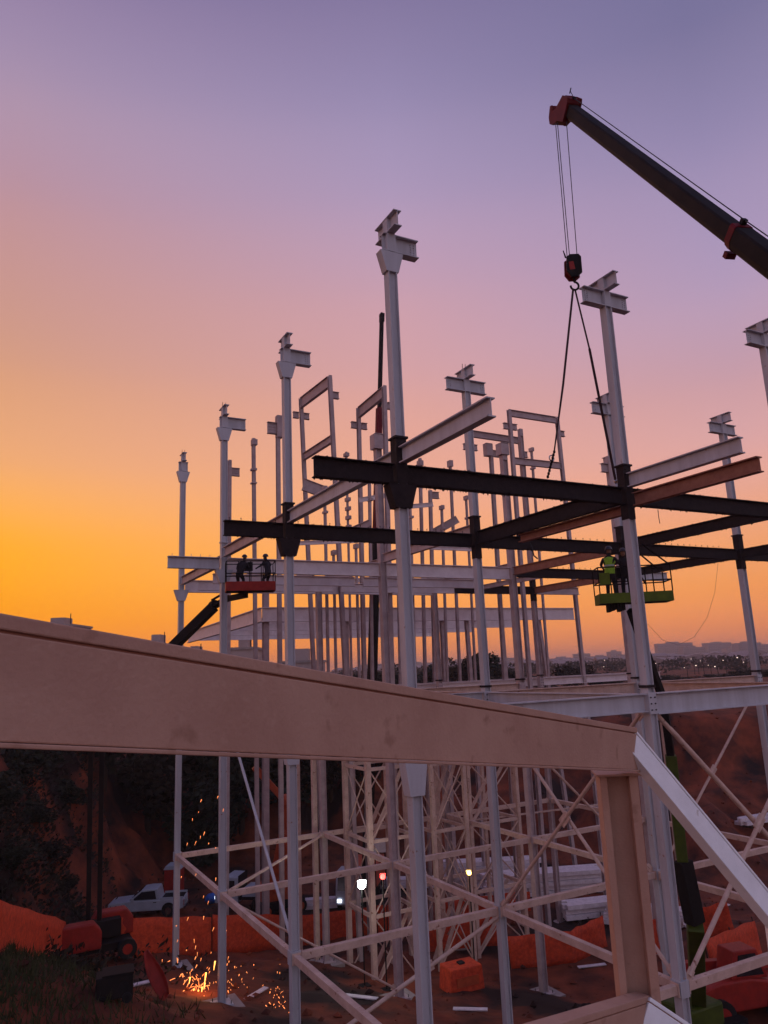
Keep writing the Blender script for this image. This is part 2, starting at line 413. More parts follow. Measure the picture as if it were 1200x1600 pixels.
column(3, 3, 'inner column with dark coated joint left of the green basket', top=P(808, 670, b=GB[3]).z, stubA=None, stubB=None, m='back_steel', coated=True)

def gap(i, j, off=.2): return off
def abeam(i0, i1, j, zt, label, m='steel', a0=None, a1=None, studs=False, depth=.53, group=None, width=.26):
    x0 = (GA[i0] + .2) if a0 is None else a0; x1 = (GA[i1] - .2) if a1 is None else a1
    return beam(label, (x0, GB[j], zt), (x1, GB[j], zt), depth, width, m, studs, group)
def bbeam(i, j0, j1, zt, label, m='steel', b0=None, b1=None, depth=.45, studs=False, group=None):
    y0 = (GB[j0] + .2) if b0 is None else b0; y1 = (GB[j1] - .2) if b1 is None else b1
    return beam(label, (GA[i], y0, zt), (GA[i], y1, zt), depth, .23, m, studs, group)

UP = 'beams of the upper floor'
# upper floor, beams running right
abeam(0, 0, 0, Z1A, 'short dark cantilever end of the upper beam, left of the tallest column', 'dark_coat', a0=7.0, group=UP)
abeam(0, 1, 0, Z1A, 'dark coated beam on the crane sling between tallest column and hook column', 'dark_coat', group=UP)
abeam(1, 2, 0, Z1A, 'dark coated beam running from the hook column to the right edge', 'dark_coat', group=UP)
abeam(0, 0, 1, Z1A, 'short dark cantilever beam end left of the second flared column', 'dark_coat', a0=7.1, studs=True, group=UP)
abeam(0, 1, 1, Z1A, 'dark studded beam from second flared column to central cross-headed column', 'dark_coat', studs=True, group=UP)
abeam(1, 2, 1, Z1A, 'dark studded beam from central cross-headed column towards the green basket', 'dark_coat', studs=True, group=UP)
abeam(2, 3, 1, Z1A, 'dark studded beam from behind the hook column to the far right column', 'dark_coat', studs=True, group=UP)
abeam(3, 4, 1, Z1A, 'dark studded beam leaving the far right column at the picture edge', 'dark_coat', studs=True, group=UP)
abeam(0, 0, 2, Z1A, 'short pale cantilever beam sticking out left of the third flared column', 'steel', a0=6.95, studs=True, group=UP)
abeam(0, 1, 2, Z1A, 'pale beam behind the orange lift basket from third flared column', 'rear_pale', depth=.68, group=UP)
abeam(1, 2, 2, Z1A, 'pale beam behind the tallest column, second row from the back', 'rear_pale', depth=.68, group=UP)
abeam(2, 3, 2, Z1A, 'dark studded beam with its left end at the thick inner column', 'dark_coat', studs=True, group=UP)
abeam(3, 3, 2, Z1A, 'dark beam piece with pale end behind the green basket rails', 'dark_coat', a0=GA[3] + .2, a1=GA[3] + 1.6, group=UP)
beam('pale beam end showing through the green basket rails', (GA[3] + 1.61, GB[2], Z1A), (GA[3] + 4.0, GB[2], Z1A), .53, .26, 'steel', group=UP)
abeam(0, 1, 3, Z1A, 'pale beam leaving the leftmost column under the orange basket', 'rear_pale', depth=.68, group=UP)
abeam(1, 2, 3, Z1A, 'pale rear beam right of the inner left column', 'rear_pale', depth=.68, group=UP)
abeam(2, 3, 3, Z1A, 'thin dark rear beam left of the inner right column', 'dark_coat', group=UP)
abeam(3, 3, 3, Z1A, 'short pale rear beam end right of the inner right column', 'back_steel', a0=GA[3] + .2, a1=P(904, 925, b=GB[3]).x, group=UP)
# upper floor, beams running back (they sit on the others)
ZB1 = Z1A + .45
bbeam(0, 0, 0, ZB1, 'long pale beam cantilevering up from the tallest column towards the viewer', b0=12.45, b1=GB[0] - .2, group=UP)
bbeam(0, 0, 1, ZB1, 'pale beam between tallest column and second flared column', 'steel', group=UP)
bbeam(0, 1, 2, ZB1, 'pale beam between second and third flared columns', 'back_steel', group=UP)
bbeam(0, 2, 3, ZB1 - .3, 'pale beam between third flared column and leftmost column', 'back_steel', group=UP)
bbeam(1, 0, 0, ZB1, 'long white beam pointing to the upper right from the hook column', b0=12.4, b1=GB[0] - .2, group=UP)
beam('brown primed beam end hanging just below the long white beam at right', (GA[1] + .1, 12.02, EYE + 5.08), (GA[1] + .1, GB[0] - .25, EYE + 5.08), .42, .24, 'rust_primer', group=UP)
bbeam(1, 0, 1, Z1A + .1, 'dark reddish beam from hook column back to central cross-headed column', 'dark_coat', depth=.55, group=UP)
beam('brown primed beam lying under the reddish beam left of the hook column', (GA[1] + .18, GB[0] + .3, EYE + 4.80), (GA[1] + .18, GB[0] + 5.6, EYE + 4.80), .30, .24, 'rust_primer', group=UP)
bbeam(1, 1, 2, ZB1, 'beam running back from central cross-headed column to square-headed column', 'back_steel', group=UP)
bbeam(1, 2, 3, ZB1 - .2, 'beam running back from square-headed column, low behind the frame', 'back_steel', group=UP)
bbeam(2, 0, 1, Z1A + .1, 'dark beam rising to the right edge from behind the hook column', 'dark_coat', group=UP)
bbeam(2, 1, 2, Z1A, 'beam running back from behind the hook column to the thick inner column', 'rust_primer', group=UP)
bbeam(2, 2, 3, ZB1 - .2, 'beam running back from the thick inner column', 'back_steel', group=UP)
bbeam(3, 1, 2, Z1A, 'dark beam running back from the far right column behind the green basket', 'dark_coat', group=UP)
bbeam(3, 0, 1, Z1A, 'dark beam from the far right column to the right picture edge', 'dark_coat', group=UP)
bbeam(3, 2, 3, Z1A - .05, 'dark sloping beam behind the left side of the green basket', 'rust_primer', group=UP)
# secondary joists between the back rows
for k, (i, q) in enumerate(((0, .33), (0, .67), (1, .33), (1, .67), (2, .4))):
    a = GA[i] + 8.15 * q
    beam(['first', 'second', 'third', 'fourth', 'fifth'][k] + ' slender joist from the left in the rear upper floor bays', (a, GB[2] + .2, Z1A - .05), (a, GB[3] - .2, Z1A - .05), .3, .16, 'back_steel', group='rear floor joists', stiff=0, name='floor_joist')

for k, (i, q) in enumerate(((0, .33), (0, .67), (1, .33), (1, .67))):
    b = GB[2] + 8.27 * q
    beam(['nearer left', 'farther left', 'nearer right', 'farther right'][k] + ' of four pale cross joists between the two rear beam rows', (GA[i] + .25, b, Z1A - .36), (GA[i + 1] - .25, b, Z1A - .36), .5, .2, 'rear_pale', group='rear cross joists', name='floor_joist')
LO = 'beams of the lower floor'
abeam(0, 1, 0, Z0A, 'grey floor beam at eye level left of the hook column, behind the sloping beam', 'steel', group=LO)
abeam(1, 2, 0, Z0A, 'broad grey floor beam at eye level running to the right edge', 'steel', depth=.62, group=LO, width=.3)
abeam(0, 1, 1, Z0A, 'lower floor beam between second flared and central cross-headed columns', 'steel', group=LO)
abeam(1, 2, 1, Z0A, 'lower floor beam behind the hook column, second row', 'dusty_steel', group=LO)
abeam(2, 3, 1, Z0A, 'lower floor beam reaching the far right column', 'dusty_steel', group=LO)
abeam(1, 2, 2, Z0A, 'dusty lower floor beam from square-headed to thick inner column', 'dusty_steel', group=LO)
bbeam(1, 0, 1, Z0A - .02, 'grey lower floor beam running back from the hook column', 'steel', group=LO, depth=.5)
bbeam(0, 0, 1, Z0A - .02, 'lower floor beam between tallest and second flared columns', 'steel', group=LO)
bbeam(0, 1, 2, Z0A - .02, 'lower floor beam between second and third flared columns', 'steel', group=LO)
bbeam(1, 1, 2, Z0A - .02, 'lower floor beam running back from the central cross-headed column', 'dusty_steel', group=LO)
bbeam(2, 0, 1, Z0A - .02, 'lower floor beam running back from the right-edge column', 'dusty_steel', group=LO)

# struts half way up the lower storey: box sections tying the columns
ZS = EYE - 8.9
def strut(label, p0, p1, w=.2, h=.24, m='dusty_steel', group='horizontal struts in the pit'):
    p0 = Vector(p0); p1 = Vector(p1); L = (p1 - p0).length
    t = thing('steel_strut', label, 'strut', frame(p0, p1), group=group)
    MB().mm(.02, L - .02, -w / 2, w / 2, -h / 2, h / 2).build('tube', m, t, bevel=.012)
    for x in (0, L - .03): MB().mm(x, x + .03, -w / 2 - .05, w / 2 + .05, -h / 2 - .05, h / 2 + .05).build('end_plate', m, t)
    return t
for j in range(4):
    for i in range(3):
        if (i, j) in ((2, 0),): continue
        n0, n1 = NICK[(i, j)], NICK.get((i + 1, j), 'next column')
        strut('dusty strut across from %s to %s' % (n0, n1), (GA[i] + .2, GB[j], ZS), (GA[i + 1] - .2, GB[j], ZS))
for i in range(4):
    for j in range(3):
        if (i, j) == (3, 0): continue
        strut('dusty strut running back from %s to %s' % (NICK[(i, j)], NICK[(i, j + 1)]), (GA[i], GB[j] + .2, ZS), (GA[i], GB[j + 1] - .2, ZS))
strut('slender diagonal strut from third flared column towards the inner left column', (GA[0] + .25, GB[2] + .25, ZS), (GA[1] - .25, GB[3] - .25, ZS), .11, .11)
strut('slender level tie behind the pit, right of the central column', (GA[2] + .3, GB[3] + .2, ZS - .5), (GA[3] + 6, GB[3] - 1.5, ZS - .5), .1, .1)

def brace(label, p0, p1, r=.06, m='steel', knot=None):
    p0 = Vector(p0); p1 = Vector(p1); L = (p1 - p0).length
    t = thing('diagonal_brace', label, 'brace', frame(p0, p1), group='diagonal braces')
    MB().tube((0, 0, 0), (L, 0, 0), r, r, 12).build('tube', m, t, smooth=False)
    for x in (0, L): MB().mm(x - .2, x + .2, -.012, .012, -.13, .13).build('gusset', m, t)
    if knot: MB().mm(L * knot - .25, L * knot + .25, -.02, .02, -.16, .16).build('centre_plate', m, t)
    return t
def xb(ia, ja, ib, jb, z0, z1, l1, l2, m='dusty_steel', r=.06):
    pa, pb = Vector((GA[ia], GB[ja], 0)), Vector((GA[ib], GB[jb], 0)); d = (pb - pa).normalized() * .3
    off = d.cross(Vector((0, 0, 1))).normalized() * .08
    if l1: brace(l1, pa + d + Vector((0, 0, z0)) + off, pb - d + Vector((0, 0, z1)) + off, r, m, .5)
    if l2: brace(l2, pa + d + Vector((0, 0, z1)) - off, pb - d + Vector((0, 0, z0)) - off, r, m)
zt, zl = Z0A - .6, ZS + .25
xb(0, 2, 0, 1, zl, zt, None, 'thin pale brace slanting down to the second flared column', 'steel', .055)
xb(1, 1, 1, 0, zl, zt, 'diagonal brace rising right from the strut joint of the central column', 'diagonal brace falling right from the central column head behind the post')
xb(1, 1, 2, 1, zl, zt, None, 'diagonal brace falling right behind the foreground post', 'dusty_steel', .05)
xb(1, 0, 2, 0, zl, zt, 'long brace crossing behind the white sloping stringer, rising right', 'long brace falling to the right edge from the hook column', 'dusty_steel', .07)
xb(2, 1, 3, 1, zl, zt, 'rear brace rising right below the broad floor beam', 'rear brace falling right, parallel to the long brace', 'dusty_steel', .06)
gz = lambda i, j: ground(GA[i], GB[j]) + .4
brace('brace falling left from the strut joint of the central column to the pit', (GA[1] - .2, GB[1] - .05, ZS - .2), (GA[0] + .6, GB[1] - .1, gz(0, 1)), .07, 'dusty_steel', .42)
brace('thin brace below the strut right of the second flared column', (GA[0] + .2, GB[2], ZS - .2), (GA[1] - .2, GB[2], gz(1, 2)), .05, 'dusty_steel')

# ------------------------------------------------------------------ platform frame behind (deep pale edge beams)
PB = 49.7; zp = EYE + 4.55
PF = 'beams of the rear platform'
def rowx(px): return P(px, 950, b=PB).x
beam('deep pale edge beam of the rear platform, left half', (16.9, PB, zp), (31.0, PB, zp), 1.0, .3, 'rear_pale', group=PF, tf=.06)
beam('deep pale edge beam of the rear platform, right half', (31.05, PB, zp), (44.9, PB, zp), 1.0, .3, 'rear_pale', group=PF, tf=.06)
beam('pale platform edge beam receding left towards the orange lift boom', (16.9, PB + .2, zp), (17.4, 73, zp - .3), 1.0, .3, 'rear_pale', group=PF, tf=.06)
for k, b in enumerate((58, 65, 73)):
    beam(['nearest', 'middle', 'farthest'][k] + ' cross beam under the rear platform', (17.8, b, zp - .1), (44.8, b, zp - .1), 1.0, .26, 'rear_pale', group=PF)
for k in range(4):
    a = 21 + 6.4 * k
    beam(['first', 'second', 'third', 'fourth', 'fifth', 'sixth', 'seventh', 'eighth'][k] + ' joist from the left under the rear platform', (a, PB + .2, zp - .15), (a, 72.8, zp - .15), .4, .2, 'rear_pale', group='platform joists', stiff=0, name='floor_joist')
# ------------------------------------------------------------------ taller columns and portals behind
def far_col(label, top, low, b, w=.3, m='back_steel', stubs=(), head=None, name='steel_column', b_low=None, zbase=None):
    pt = P(*top, b=b); pl = P(*low, b=b_low or b); d = (pl - pt)
    g = ground(pl.x, pl.y) if zbase is None else zbase
    pb = pt + d * ((pt.z - g) / -d.z)
    t = thing(name, label, 'column', frame(pb, pt, (0, 1, 0)), group='slender columns at the back')
    w *= .78; L = (pt - pb).length; h = w / 2             # local X is up; local Y/Z across
    MB().mm(0, L, -h, h, -h, -h + .025).build('flange', m, t); MB().mm(0, L, -h, h, h - .025, h).build('flange', m, t)
    MB().mm(0, L, -.012, .012, -h + .025, h - .025).build('web', m, t)
    return t, pb, pt
def stub(t, top, sgn, z0, z1, L, m='back_steel'):
    """short bolted bracket on a far column, z measured down from its top along world axes"""
    mi = t.matrix_world.inverted(); q = MB()
    x0, x1 = (top.x + .12, top.x + .12 + L) if sgn > 0 else (top.x - .12 - L, top.x - .12)
    zt_ = top.z - z0; zb_ = top.z - z1
    q.mm(x0, x1, top.y - .12, top.y + .12, zt_ - .03, zt_, mi); q.mm(x0, x1, top.y - .12, top.y + .12, zb_, zb_ + .03, mi); q.mm(x0, x1, top.y - .02, top.y + .02, zb_ + .03, zt_ - .03, mi)
    for k in range(4):
        z = zb_ + (zt_ - zb_) * (k + .5) / 4
        q.mm(x0 + .05, x1 - .05, top.y - .05, top.y - .02, z - .02, z + .02, mi)
    return q.build('bracket', m, t)
def headbox(t, top, w, z0, z1, dx=0, m='back_steel'):
    mi = t.matrix_world.inverted()
    return MB().mm(top.x + dx - w / 2, top.x + dx + w / 2, top.y - .22, top.y + .22, top.z - z1, top.z - z0, mi).build('head_box', m, t)

t, pb, pt = far_col('slender column with small right bracket close behind the third flared column', (359, 719), (357, 1000), 50.5); stub(t, pt, 1, .55, 1.15, .6)
t, pb, pt = far_col('bare slender column between second and third flared columns', (396, 685), (399, 1000), 48.5, .3); headbox(t, pt, .36, .1, .5, .05); headbox(t, pt, .36, 2.2, 2.35); headbox(t, pt, .36, 3.2, 3.3)
t, pb, pt = far_col('slender column with bracket on its left just left of the second flared column', (434, 650), (437, 1000), 45, .32); stub(t, pt, -1, .5, 1.3, .62); headbox(t, pt, .42, 0, 1.5, .1)
t, pb, pt = far_col('thin knobbly prop between the two tall portals', (541, 706), (548, 1000), 44, .16)
for k in range(10): headbox(t, pt, .26, .1 + k * .62, .34 + k * .62)
t, pb, pt = far_col('slender column just right of the tallest column', (656, 716), (663, 1000), 46, .26); headbox(t, pt, .34, .2, .6)
t, pb, pt = far_col('short slender column with bracket right of the tallest column', (672, 766), (678, 1000), 45, .28); stub(t, pt, 1, .1, .6, .6)
t, pb, pt = far_col('thin column left of the central cross-headed column', (703, 720), (716, 1000), 47, .24); headbox(t, pt, .3, 0, .5)
t, pb, pt = far_col('column with big square head left of the thick inner column', (766, 694), (785, 1000), 43, .32); headbox(t, pt, .55, 0, .95, -.25); stub(t, pt, 1, .45, .95, .75)
t, pb, pt = far_col('plain thin column rising beside the inner right column', (744, 760), (757, 1000), 48, .2)
t, pb, pt = far_col('rear column left of the inner left column, thin', (415, 905), (415, 1000), PB + .3, .5)
t, pb, pt = far_col('rear thin column under the platform, right of the inner left column', (540, 960), (541, 1000), PB + .3, .4)
t, pb, pt = far_col('rear thin column under the platform, right of the tallest column', (690, 960), (692, 1000), PB + .3, .4)
t, pb, pt = far_col('rear thin column under the platform by the central column', (728, 960), (731, 1000), PB + .3, .36)
t, pb, pt = far_col('rear thin column under the right half of the platform', (783, 960), (786, 1000), PB + .3, .34)
t, pb, pt = far_col('rear thin column at the right end of the platform', (840, 960), (846, 1000), PB + .3, .36)

for top, low, b, w_, lab in (((507, 760), (512, 1000), 43, .2, 'slim post right of the leaning portal rising to the dark beams'), ((577, 742), (581, 1000), 42, .22, 'slim post inside the narrow portal behind the tallest column'),
  ((618, 735), (624, 1000), 44, .2, 'slim post half hidden by the left edge of the tallest column'), ((640, 770), (647, 1000), 42, .2, 'slim post tight against the right edge of the tallest column'),
  ((690, 790), (697, 1000), 44, .2, 'slim post ending just above the dark studded beam right of the tallest column'), ((728, 775), (740, 1000), 50, .18, 'slim post just left of the central cross-headed column'),
  ((830, 700), (853, 1000), 46, .2, 'slim post inside the wide right portal'), ((556, 850), (560, 1000), 41, .18, 'slim low post under the dark studded beam left of the tallest column'), ((521, 860), (524, 1000), 40, .18, 'slim low post right of the inner left column')):
    b = 42.0 if b < 43.5 else 44.6
    t, pb, pt = far_col(lab, top, low, b, w_, zbase=Z0A); headbox(t, pt, w_ * 1.1, 0, .3); headbox(t, pt, w_ * 1.15, 1.6, 1.75)
for b, lab in ((42.0, 'nearer low sill beam carrying the slim rear posts'), (44.6, 'farther low sill beam carrying the slim rear posts')):
    beam(lab, (17.0, b, Z0A), (46.0, b, Z0A), .5, .3, 'rear_pale', group='rear sill beams')
    for a_ in (17.3, 31.5, 45.7):
        pp = thing('sill_post', '%s post holding up the %s' % ({17.3: 'left', 31.5: 'middle', 45.7: 'right'}[a_], lab.split(' carrying')[0]), 'post', loc=(a_, b, ground(a_, b)), group='posts under the rear sills'); hh_ = Z0A - .51 - ground(a_, b)
        MB().mm(-.13, .13, -.13, .13, 0, hh_).build('shaft', 'dusty_steel', pp); MB().mm(-.3, .3, -.3, .3, -.05, .03).build('base_plate', 'dusty_steel', pp)
for x0, y0, x1, y1, b, dp, lab in ((462, 846, 560, 842, 38, .22, 'slender rail high behind the dark studded beam, left of the tallest column'), (645, 852, 742, 856, 38, .22, 'slender rail behind the dark studded beam, right of the tallest column'), (470, 905, 590, 903, 45, .3, 'short beam low in the rear frame left of the tallest column'),
  (560, 778, 606, 770, 42, .3, 'short level beam between the slim posts behind the tallest column'), (642, 788, 676, 785, 44, .3, 'short level beam just right of the tallest column above the dark beam'), (640, 905, 745, 906, 44, .3, 'short beam low in the rear frame right of the tallest column')):
    beam(lab, P(x0, y0, b=b), P(x1, y1, b=b), dp, .14, 'rear_pale', group='small rear beams')

def portal(label, leg_a, leg_b, ba, bb, cross=(), depth=.75):
    """two legs (photo top and lower point, depth plane) with a top beam"""
    pa, pb_ = P(*leg_a[0], b=ba), P(*leg_b[0], b=bb); la, lb = P(*leg_a[1], b=ba), P(*leg_b[1], b=bb)
    def foot(p, q): 
        d = q - p; g = ground(q.x, q.y); return p + d * ((p.z - g) / -d.z)
    fa, fb = foot(pa, la), foot(pb_, lb)
    t = thing('portal_frame', label, 'frame', loc=fa, group='tall portals at the back')
    T = Matrix.Translation(-fa)
    for f, p in ((fa, pa), (fb, pb_)):
        q = MB(); m = T @ frame(f, p, (0, 1, 0)); L = (p - f).length
        q.mm(0, L, -.12, .12, -.13, -.105, m); q.mm(0, L, -.12, .12, .105, .13, m); q.mm(0, L, -.012, .012, -.105, .105, m)
        q.build('leg', 'back_steel', t)
    def xbeam(p, q_, dep):
        q = MB(); d = (q_ - p).normalized() * .16; ibox(q, 0, (q_ - p).length - .32, 0, dep, .24, mtx=T @ frame(p + d, q_ - d)); return q.build('top_beam' if dep == depth else 'cross_beam', 'back_steel', t)
    xbeam(pa, pb_, depth)
    for fr in cross:
        xbeam(pa.lerp(fa, fr), pb_.lerp(fb, fr), .5)
    for f, p, sg in ((fa, pa, 1), (fb, pb_, 1), (fa, pa, -1)):
        q = MB(); z = p.z - fa.z - 1.1; x = p.x - fa.x; y = p.y - fa.y
        for zz in (z, z - .42): q.mm(x + sg * .17, x + sg * .6, y - .12, y + .12, zz, zz + .03, None)
        q.mm(x + sg * .17, x + sg * .6, y - .02, y + .02, z - .39, z, None); q.build('bracket', 'back_steel', t)
    return t, fa, pa, fb, pb_
portal('leaning tall portal left of the tallest column', ((470, 622), (488, 1000)), ((515, 587), (537, 1000)), 46, 41.2, (.115,))
portal('narrow tall portal with sloping-looking head tucked behind the tallest column', ((560, 637), (568, 1000)), ((600, 603), (608, 900)), 43.5, 39, ())
portal('wide right portal whose head beam runs behind the left sling leg', ((795, 640), (823, 1000)), ((870, 652), (906, 1000)), 41, 42, (.105,), .5)
portal('lower narrow portal joining the central column and right portal', ((733, 672), (752, 1000)), ((812, 684), (838, 1000)), 42.5, 43, (), .5)
beam('small level beam low between the thin columns right of the tallest column', P(655, 838, b=46), P(712, 806, b=45), .55, .2, 'back_steel', stiff=0, group='small rear beams')
beam('short bracket beam below the leaning portal', P(476, 748, b=44), P(513, 762, b=44), .8, .2, 'back_steel', stiff=0, group='small rear beams')
beam('short dark-ended rear beam left of the tallest column above the dark beam', P(545, 826, b=38), P(577, 812, b=37), .4, .2, 'back_steel', stiff=0, group='small rear beams')
head = thing('column_cap', 'square plate box on the head of the column behind the tallest one', 'column head', loc=(GA[1], GB[2], Z2A))
MB().mm(-.30, .20, -.26, .26, -.75, .02).build('side_plate', 'back_steel', head)
MB().mm(-.26, .26, -.30, .30, .03, .06).build('cap_plate', 'back_steel', head)
head = thing('column_cap', 'square plate box on the head of the thick inner column', 'column head', loc=(GA[2], GB[2], Z2A + .4))
MB().mm(-.30, .26, -.26, .26, -.65, .02).build('side_plate', 'back_steel', head)
MB().mm(-.26, .26, -.30, .30, .03, .06).build('cap_plate', 'back_steel', head)

# ------------------------------------------------------------------ braced stair towers in the pit
def tower(label, a0, a1, b0, b1, levels, ztop, w=.2, m='dusty_steel'):
    g = min(ground(a0, b0), ground(a1, b1)) - .1
    t = thing('braced_tower', label, 'tower', loc=(a0, b0, g), group='braced stair towers')
    T = Matrix.Translation((-a0, -b0, -g)); cs = [(a0, b0), (a1, b0), (a1, b1), (a0, b1)]
    for x, y in cs: MB().mm(x - w / 2, x + w / 2, y - w / 2, y + w / 2, g, ztop, T).build('leg', m, t)
    zs = [g + (ztop - g) * k / levels for k in range(1, levels + 1)]
    for k, z in enumerate(zs):
        zb = zs[k - 1] if k else g + .3
        for (p, q) in zip(cs, cs[1:] + cs[:1]):
            p3, q3 = Vector((p[0], p[1], z)), Vector((q[0], q[1], z)); d = (q3 - p3).normalized() * (w / 2 + .005)
            u = MB(); u.mm(0, (q3 - p3).length - w - .01, -.06, .06, -.09, .09, T @ frame(p3 + d, q3 - d)); u.build('crossbar', m, t)
            if (k + cs.index(p)) % 4 == 3: continue
            for fl in (0, 1):
                za, zc = (zb + .12, z - .12) if fl else (z - .12, zb + .12)
                off = d.cross(Vector((0, 0, 1))).normalized() * (.035 if fl else -.035)
                u = MB(); u.tube(T @ (Vector((p[0], p[1], za)) + d + off), T @ (Vector((q[0], q[1], zc)) - d + off), .04, n=6); u.build('cross_brace', m, t)
        if k % 2 == 0:
            st = MB(); s0 = Vector((a0 + .3, b0 + .35, zb)); s1 = Vector((a1 - .3, b0 + .35, z))
            st.bar(T @ s0, T @ s1, .05, .22); st.bar(T @ (s0 + Vector((0, .8, 0))), T @ (s1 + Vector((0, .8, 0))), .05, .22); st.build('stair_stringer', m, t)
    return t
tower('braced tower left of the tallest column, low in the pit', 18.9, 21.6, 38.2, 41.2, 4, EYE - 1.6, .26)
tower('braced tower hidden behind the tallest column', 23.0, 25.2, 38.4, 41.6, 4, EYE - 1.8, .22)
tower('braced tower just right of the tallest column near the amber lamp', 25.9, 29.4, 39.0, 42.6, 4, EYE - 1.9, .2)

# ------------------------------------------------------------------ foreground stair steel
def stringer(label, c_top, c_bot, e_top, e_bot, m, thick=.10, lip=.13, ext0=0, ext1=0, group='foreground stringers', tilt=0):
    """box stringer between two ends given by its top and bottom edge points"""
    p0, p1 = Vector(c_top), Vector(e_top); q0, q1 = Vector(c_bot), Vector(e_bot)
    x = (p1 - p0).normalized(); dep = ((p0 - q0).length + (p1 - q1).length) / 2
    p0 = p0 - x * ext0; p1 = p1 + x * ext1
    mtx = frame(p0, p1); L = (p1 - p0).length
    dep *= abs(mtx.to_3x3().col[2].z) if abs(x.z) > .3 else 1
    mtx = mtx @ Matrix.Rotation(tilt, 4, 'X')
    t = thing('stair_stringer', label, 'stair beam', mtx, group=group)
    hl = dep * lip
    MB().mm(0, L, -thick / 2, thick / 2, -dep, -hl - .006).build('body', m, t, bevel=.004)
    MB().mm(0, L, -thick / 2 + .008, thick / 2 - .008, -hl - .006, -hl).build('weld_groove', 'rust_primer', t)
    MB().mm(0, L, -thick / 2 - .002, thick / 2 + .002, -hl, 0).build('top_plate', m, t, bevel=.004)
    MB().mm(0, L, -thick / 2 - .012, thick / 2 + .012, -dep - .012, -dep - .001).build('bottom_plate', m, t, bevel=.003)
    return t
DC = 4.8
cT, cB = P(983, 1137, DC), P(983, 1197, DC)
lT, lB = P(0, 964, 1.60), P(0, 1155, 1.60)
stringer('broad brown sloping beam across the whole lower left foreground', cT, cB, lT, lB, 'brown_steel', .10, .13, 0.0, 1.2)
rT0, rB0 = P(990, 1143, DC - .02), P(990, 1204, DC - .02)
rT1, rB1 = P(1200, 1396, 4.75), P(1200, 1462, 4.75)
stringer('bright white sloping stringer at the lower right', rT0, rB0, rT1, rB1, 'bright_white', .05, .10, .0, .9, tilt=R(-26))  # whitened and tipped skyward to look lit; no lamp shines on it
# post under the corner
pc = P(962, 1204, DC); pbm = P(976, 1560, d=DC - .36)
post = thing('stair_post', 'brown H-section post under the corner of the foreground beams', 'post', loc=(pc.x, pc.y, pc.z - 3.4), rz=-YAW - R(6))
Hh = 3.4 - .02
MB().mm(-.118, -.075, -.09, .09, 0, Hh).build('flange', 'brown_steel', post, bevel=.003)
MB().mm(.062, .115, -.09, .09, 0, Hh).build('flange', 'brown_steel', post, bevel=.003)
MB().mm(-.075, .062, .0, .02, 0, Hh).build('web', 'brown_steel', post)
MB().mm(-.14, .14, -.11, .11, Hh, Hh + .012).build('cap_plate', 'brown_steel', post)
# lower landing corner
l2T, l2B = P(1004, 1552, 4.5), P(1004, 1640, 4.5)
stringer('second brown stringer meeting the post at the bottom of the picture', l2T, l2B, P(760, 1625, 3.3), P(760, 1740, 3.3), 'brown_steel', .10, .10, 0, .8)
stringer('lower white stringer starting at the foot of the post', P(1006, 1553, 4.44), P(1006, 1625, 4.44), P(1085, 1606, 4.42), P(1085, 1678, 4.42), 'bright_white', .05, .10, -.03, .9, tilt=R(-20))
edge = thing('stair_post', 'white post at the right edge below the bright stringer', 'post', loc=P(1203, 1395, 4.72) + Vector((0, 0, -2.2)), rz=-YAW)
MB().mm(-.04, .04, -.05, .05, 0, 2.1).build('tube', 'bright_white', edge, bevel=.006)
MB().mm(-.06, .06, -.07, .07, -.02, 0).build('foot_plate', 'bright_white', edge)

# ------------------------------------------------------------------ crane with boom, block and sling
hd = P(887, 171, b=GB[0] + .1)
far_end = P(1200, 408, 15.9)
dirb = (far_end - hd).normalized()
Lb = 34.0
boom = thing('crane_boom', 'dark telescopic crane boom with red head reaching in from the upper right', 'crane', frame(hd, hd + dirb * Lb))
def boomsec(name, x0, x1, w, h, m, par):
    prof = [(-w * .42, h * .5), (w * .42, h * .5), (w * .5, h * .4), (w * .5, -h * .15), (w * .38, -h * .36), (w * .16, -h * .5), (-w * .16, -h * .5), (-w * .38, -h * .36), (-w * .5, -h * .15), (-w * .5, h * .4)]
    n = len(prof); vs = [(x0, y, z) for y, z in prof] + [(x1, y, z) for y, z in prof]
    fs = [tuple(range(n)), tuple(range(2 * n - 1, n - 1, -1))] + [(k, (k + 1) % n, n + (k + 1) % n, n + k) for k in range(n)]
    return MB().add(vs, fs).build(name, m, par)
Lc = (P(1146, 366, 16.9) - hd).dot(dirb)
boomsec('boom_section', .35, Lc, .38, .47, 'boom_dark', boom)
boomsec('boom_section', Lc + .1, Lc + 9, .44, .54, 'boom_dark', boom)
boomsec('boom_section', Lc + 9, Lb, .52, .64, 'boom_dark', boom)
boomsec('boom_collar', Lc - .06, Lc + .16, .46, .57, 'crane_red', boom)
MB().mm(Lc - .02, Lc + .10, -.06, .06, .30, .42).build('rope_guide', 'black_metal', boom)
MB().mm(Lc - .05, Lc + .1, -.12, .12, -.48, -.34).build('collar_lug', 'crane_red', boom)
hdp = [(-.1, .40), (.42, .44), (.50, .30), (.50, -.30), (.15, -.36), (-.15, -.42), (-.42, -.62), (-.74, -.66), (-.98, -.50), (-1.12, -.16), (-1.0, -.10), (-.78, -.24), (-.50, -.10)]
hb = MB(); hb.prism(hdp, -.27, -.19); hb.prism(hdp, .19, .27); hb.prism([(x * .94 - .01, z * .94) for x, z in hdp], -.18, .18); hb.build('boom_head', 'crane_red', boom)
for x, z in ((-.70, -.42), (-.05, .18)): MB().disc((x, 0, z), .24, .30, 'Y', 20).build('sheave', 'crane_red', boom)
MB().mm(.28, .40, -.05, .05, .38, .46).build('rope_guide', 'black_metal', boom)
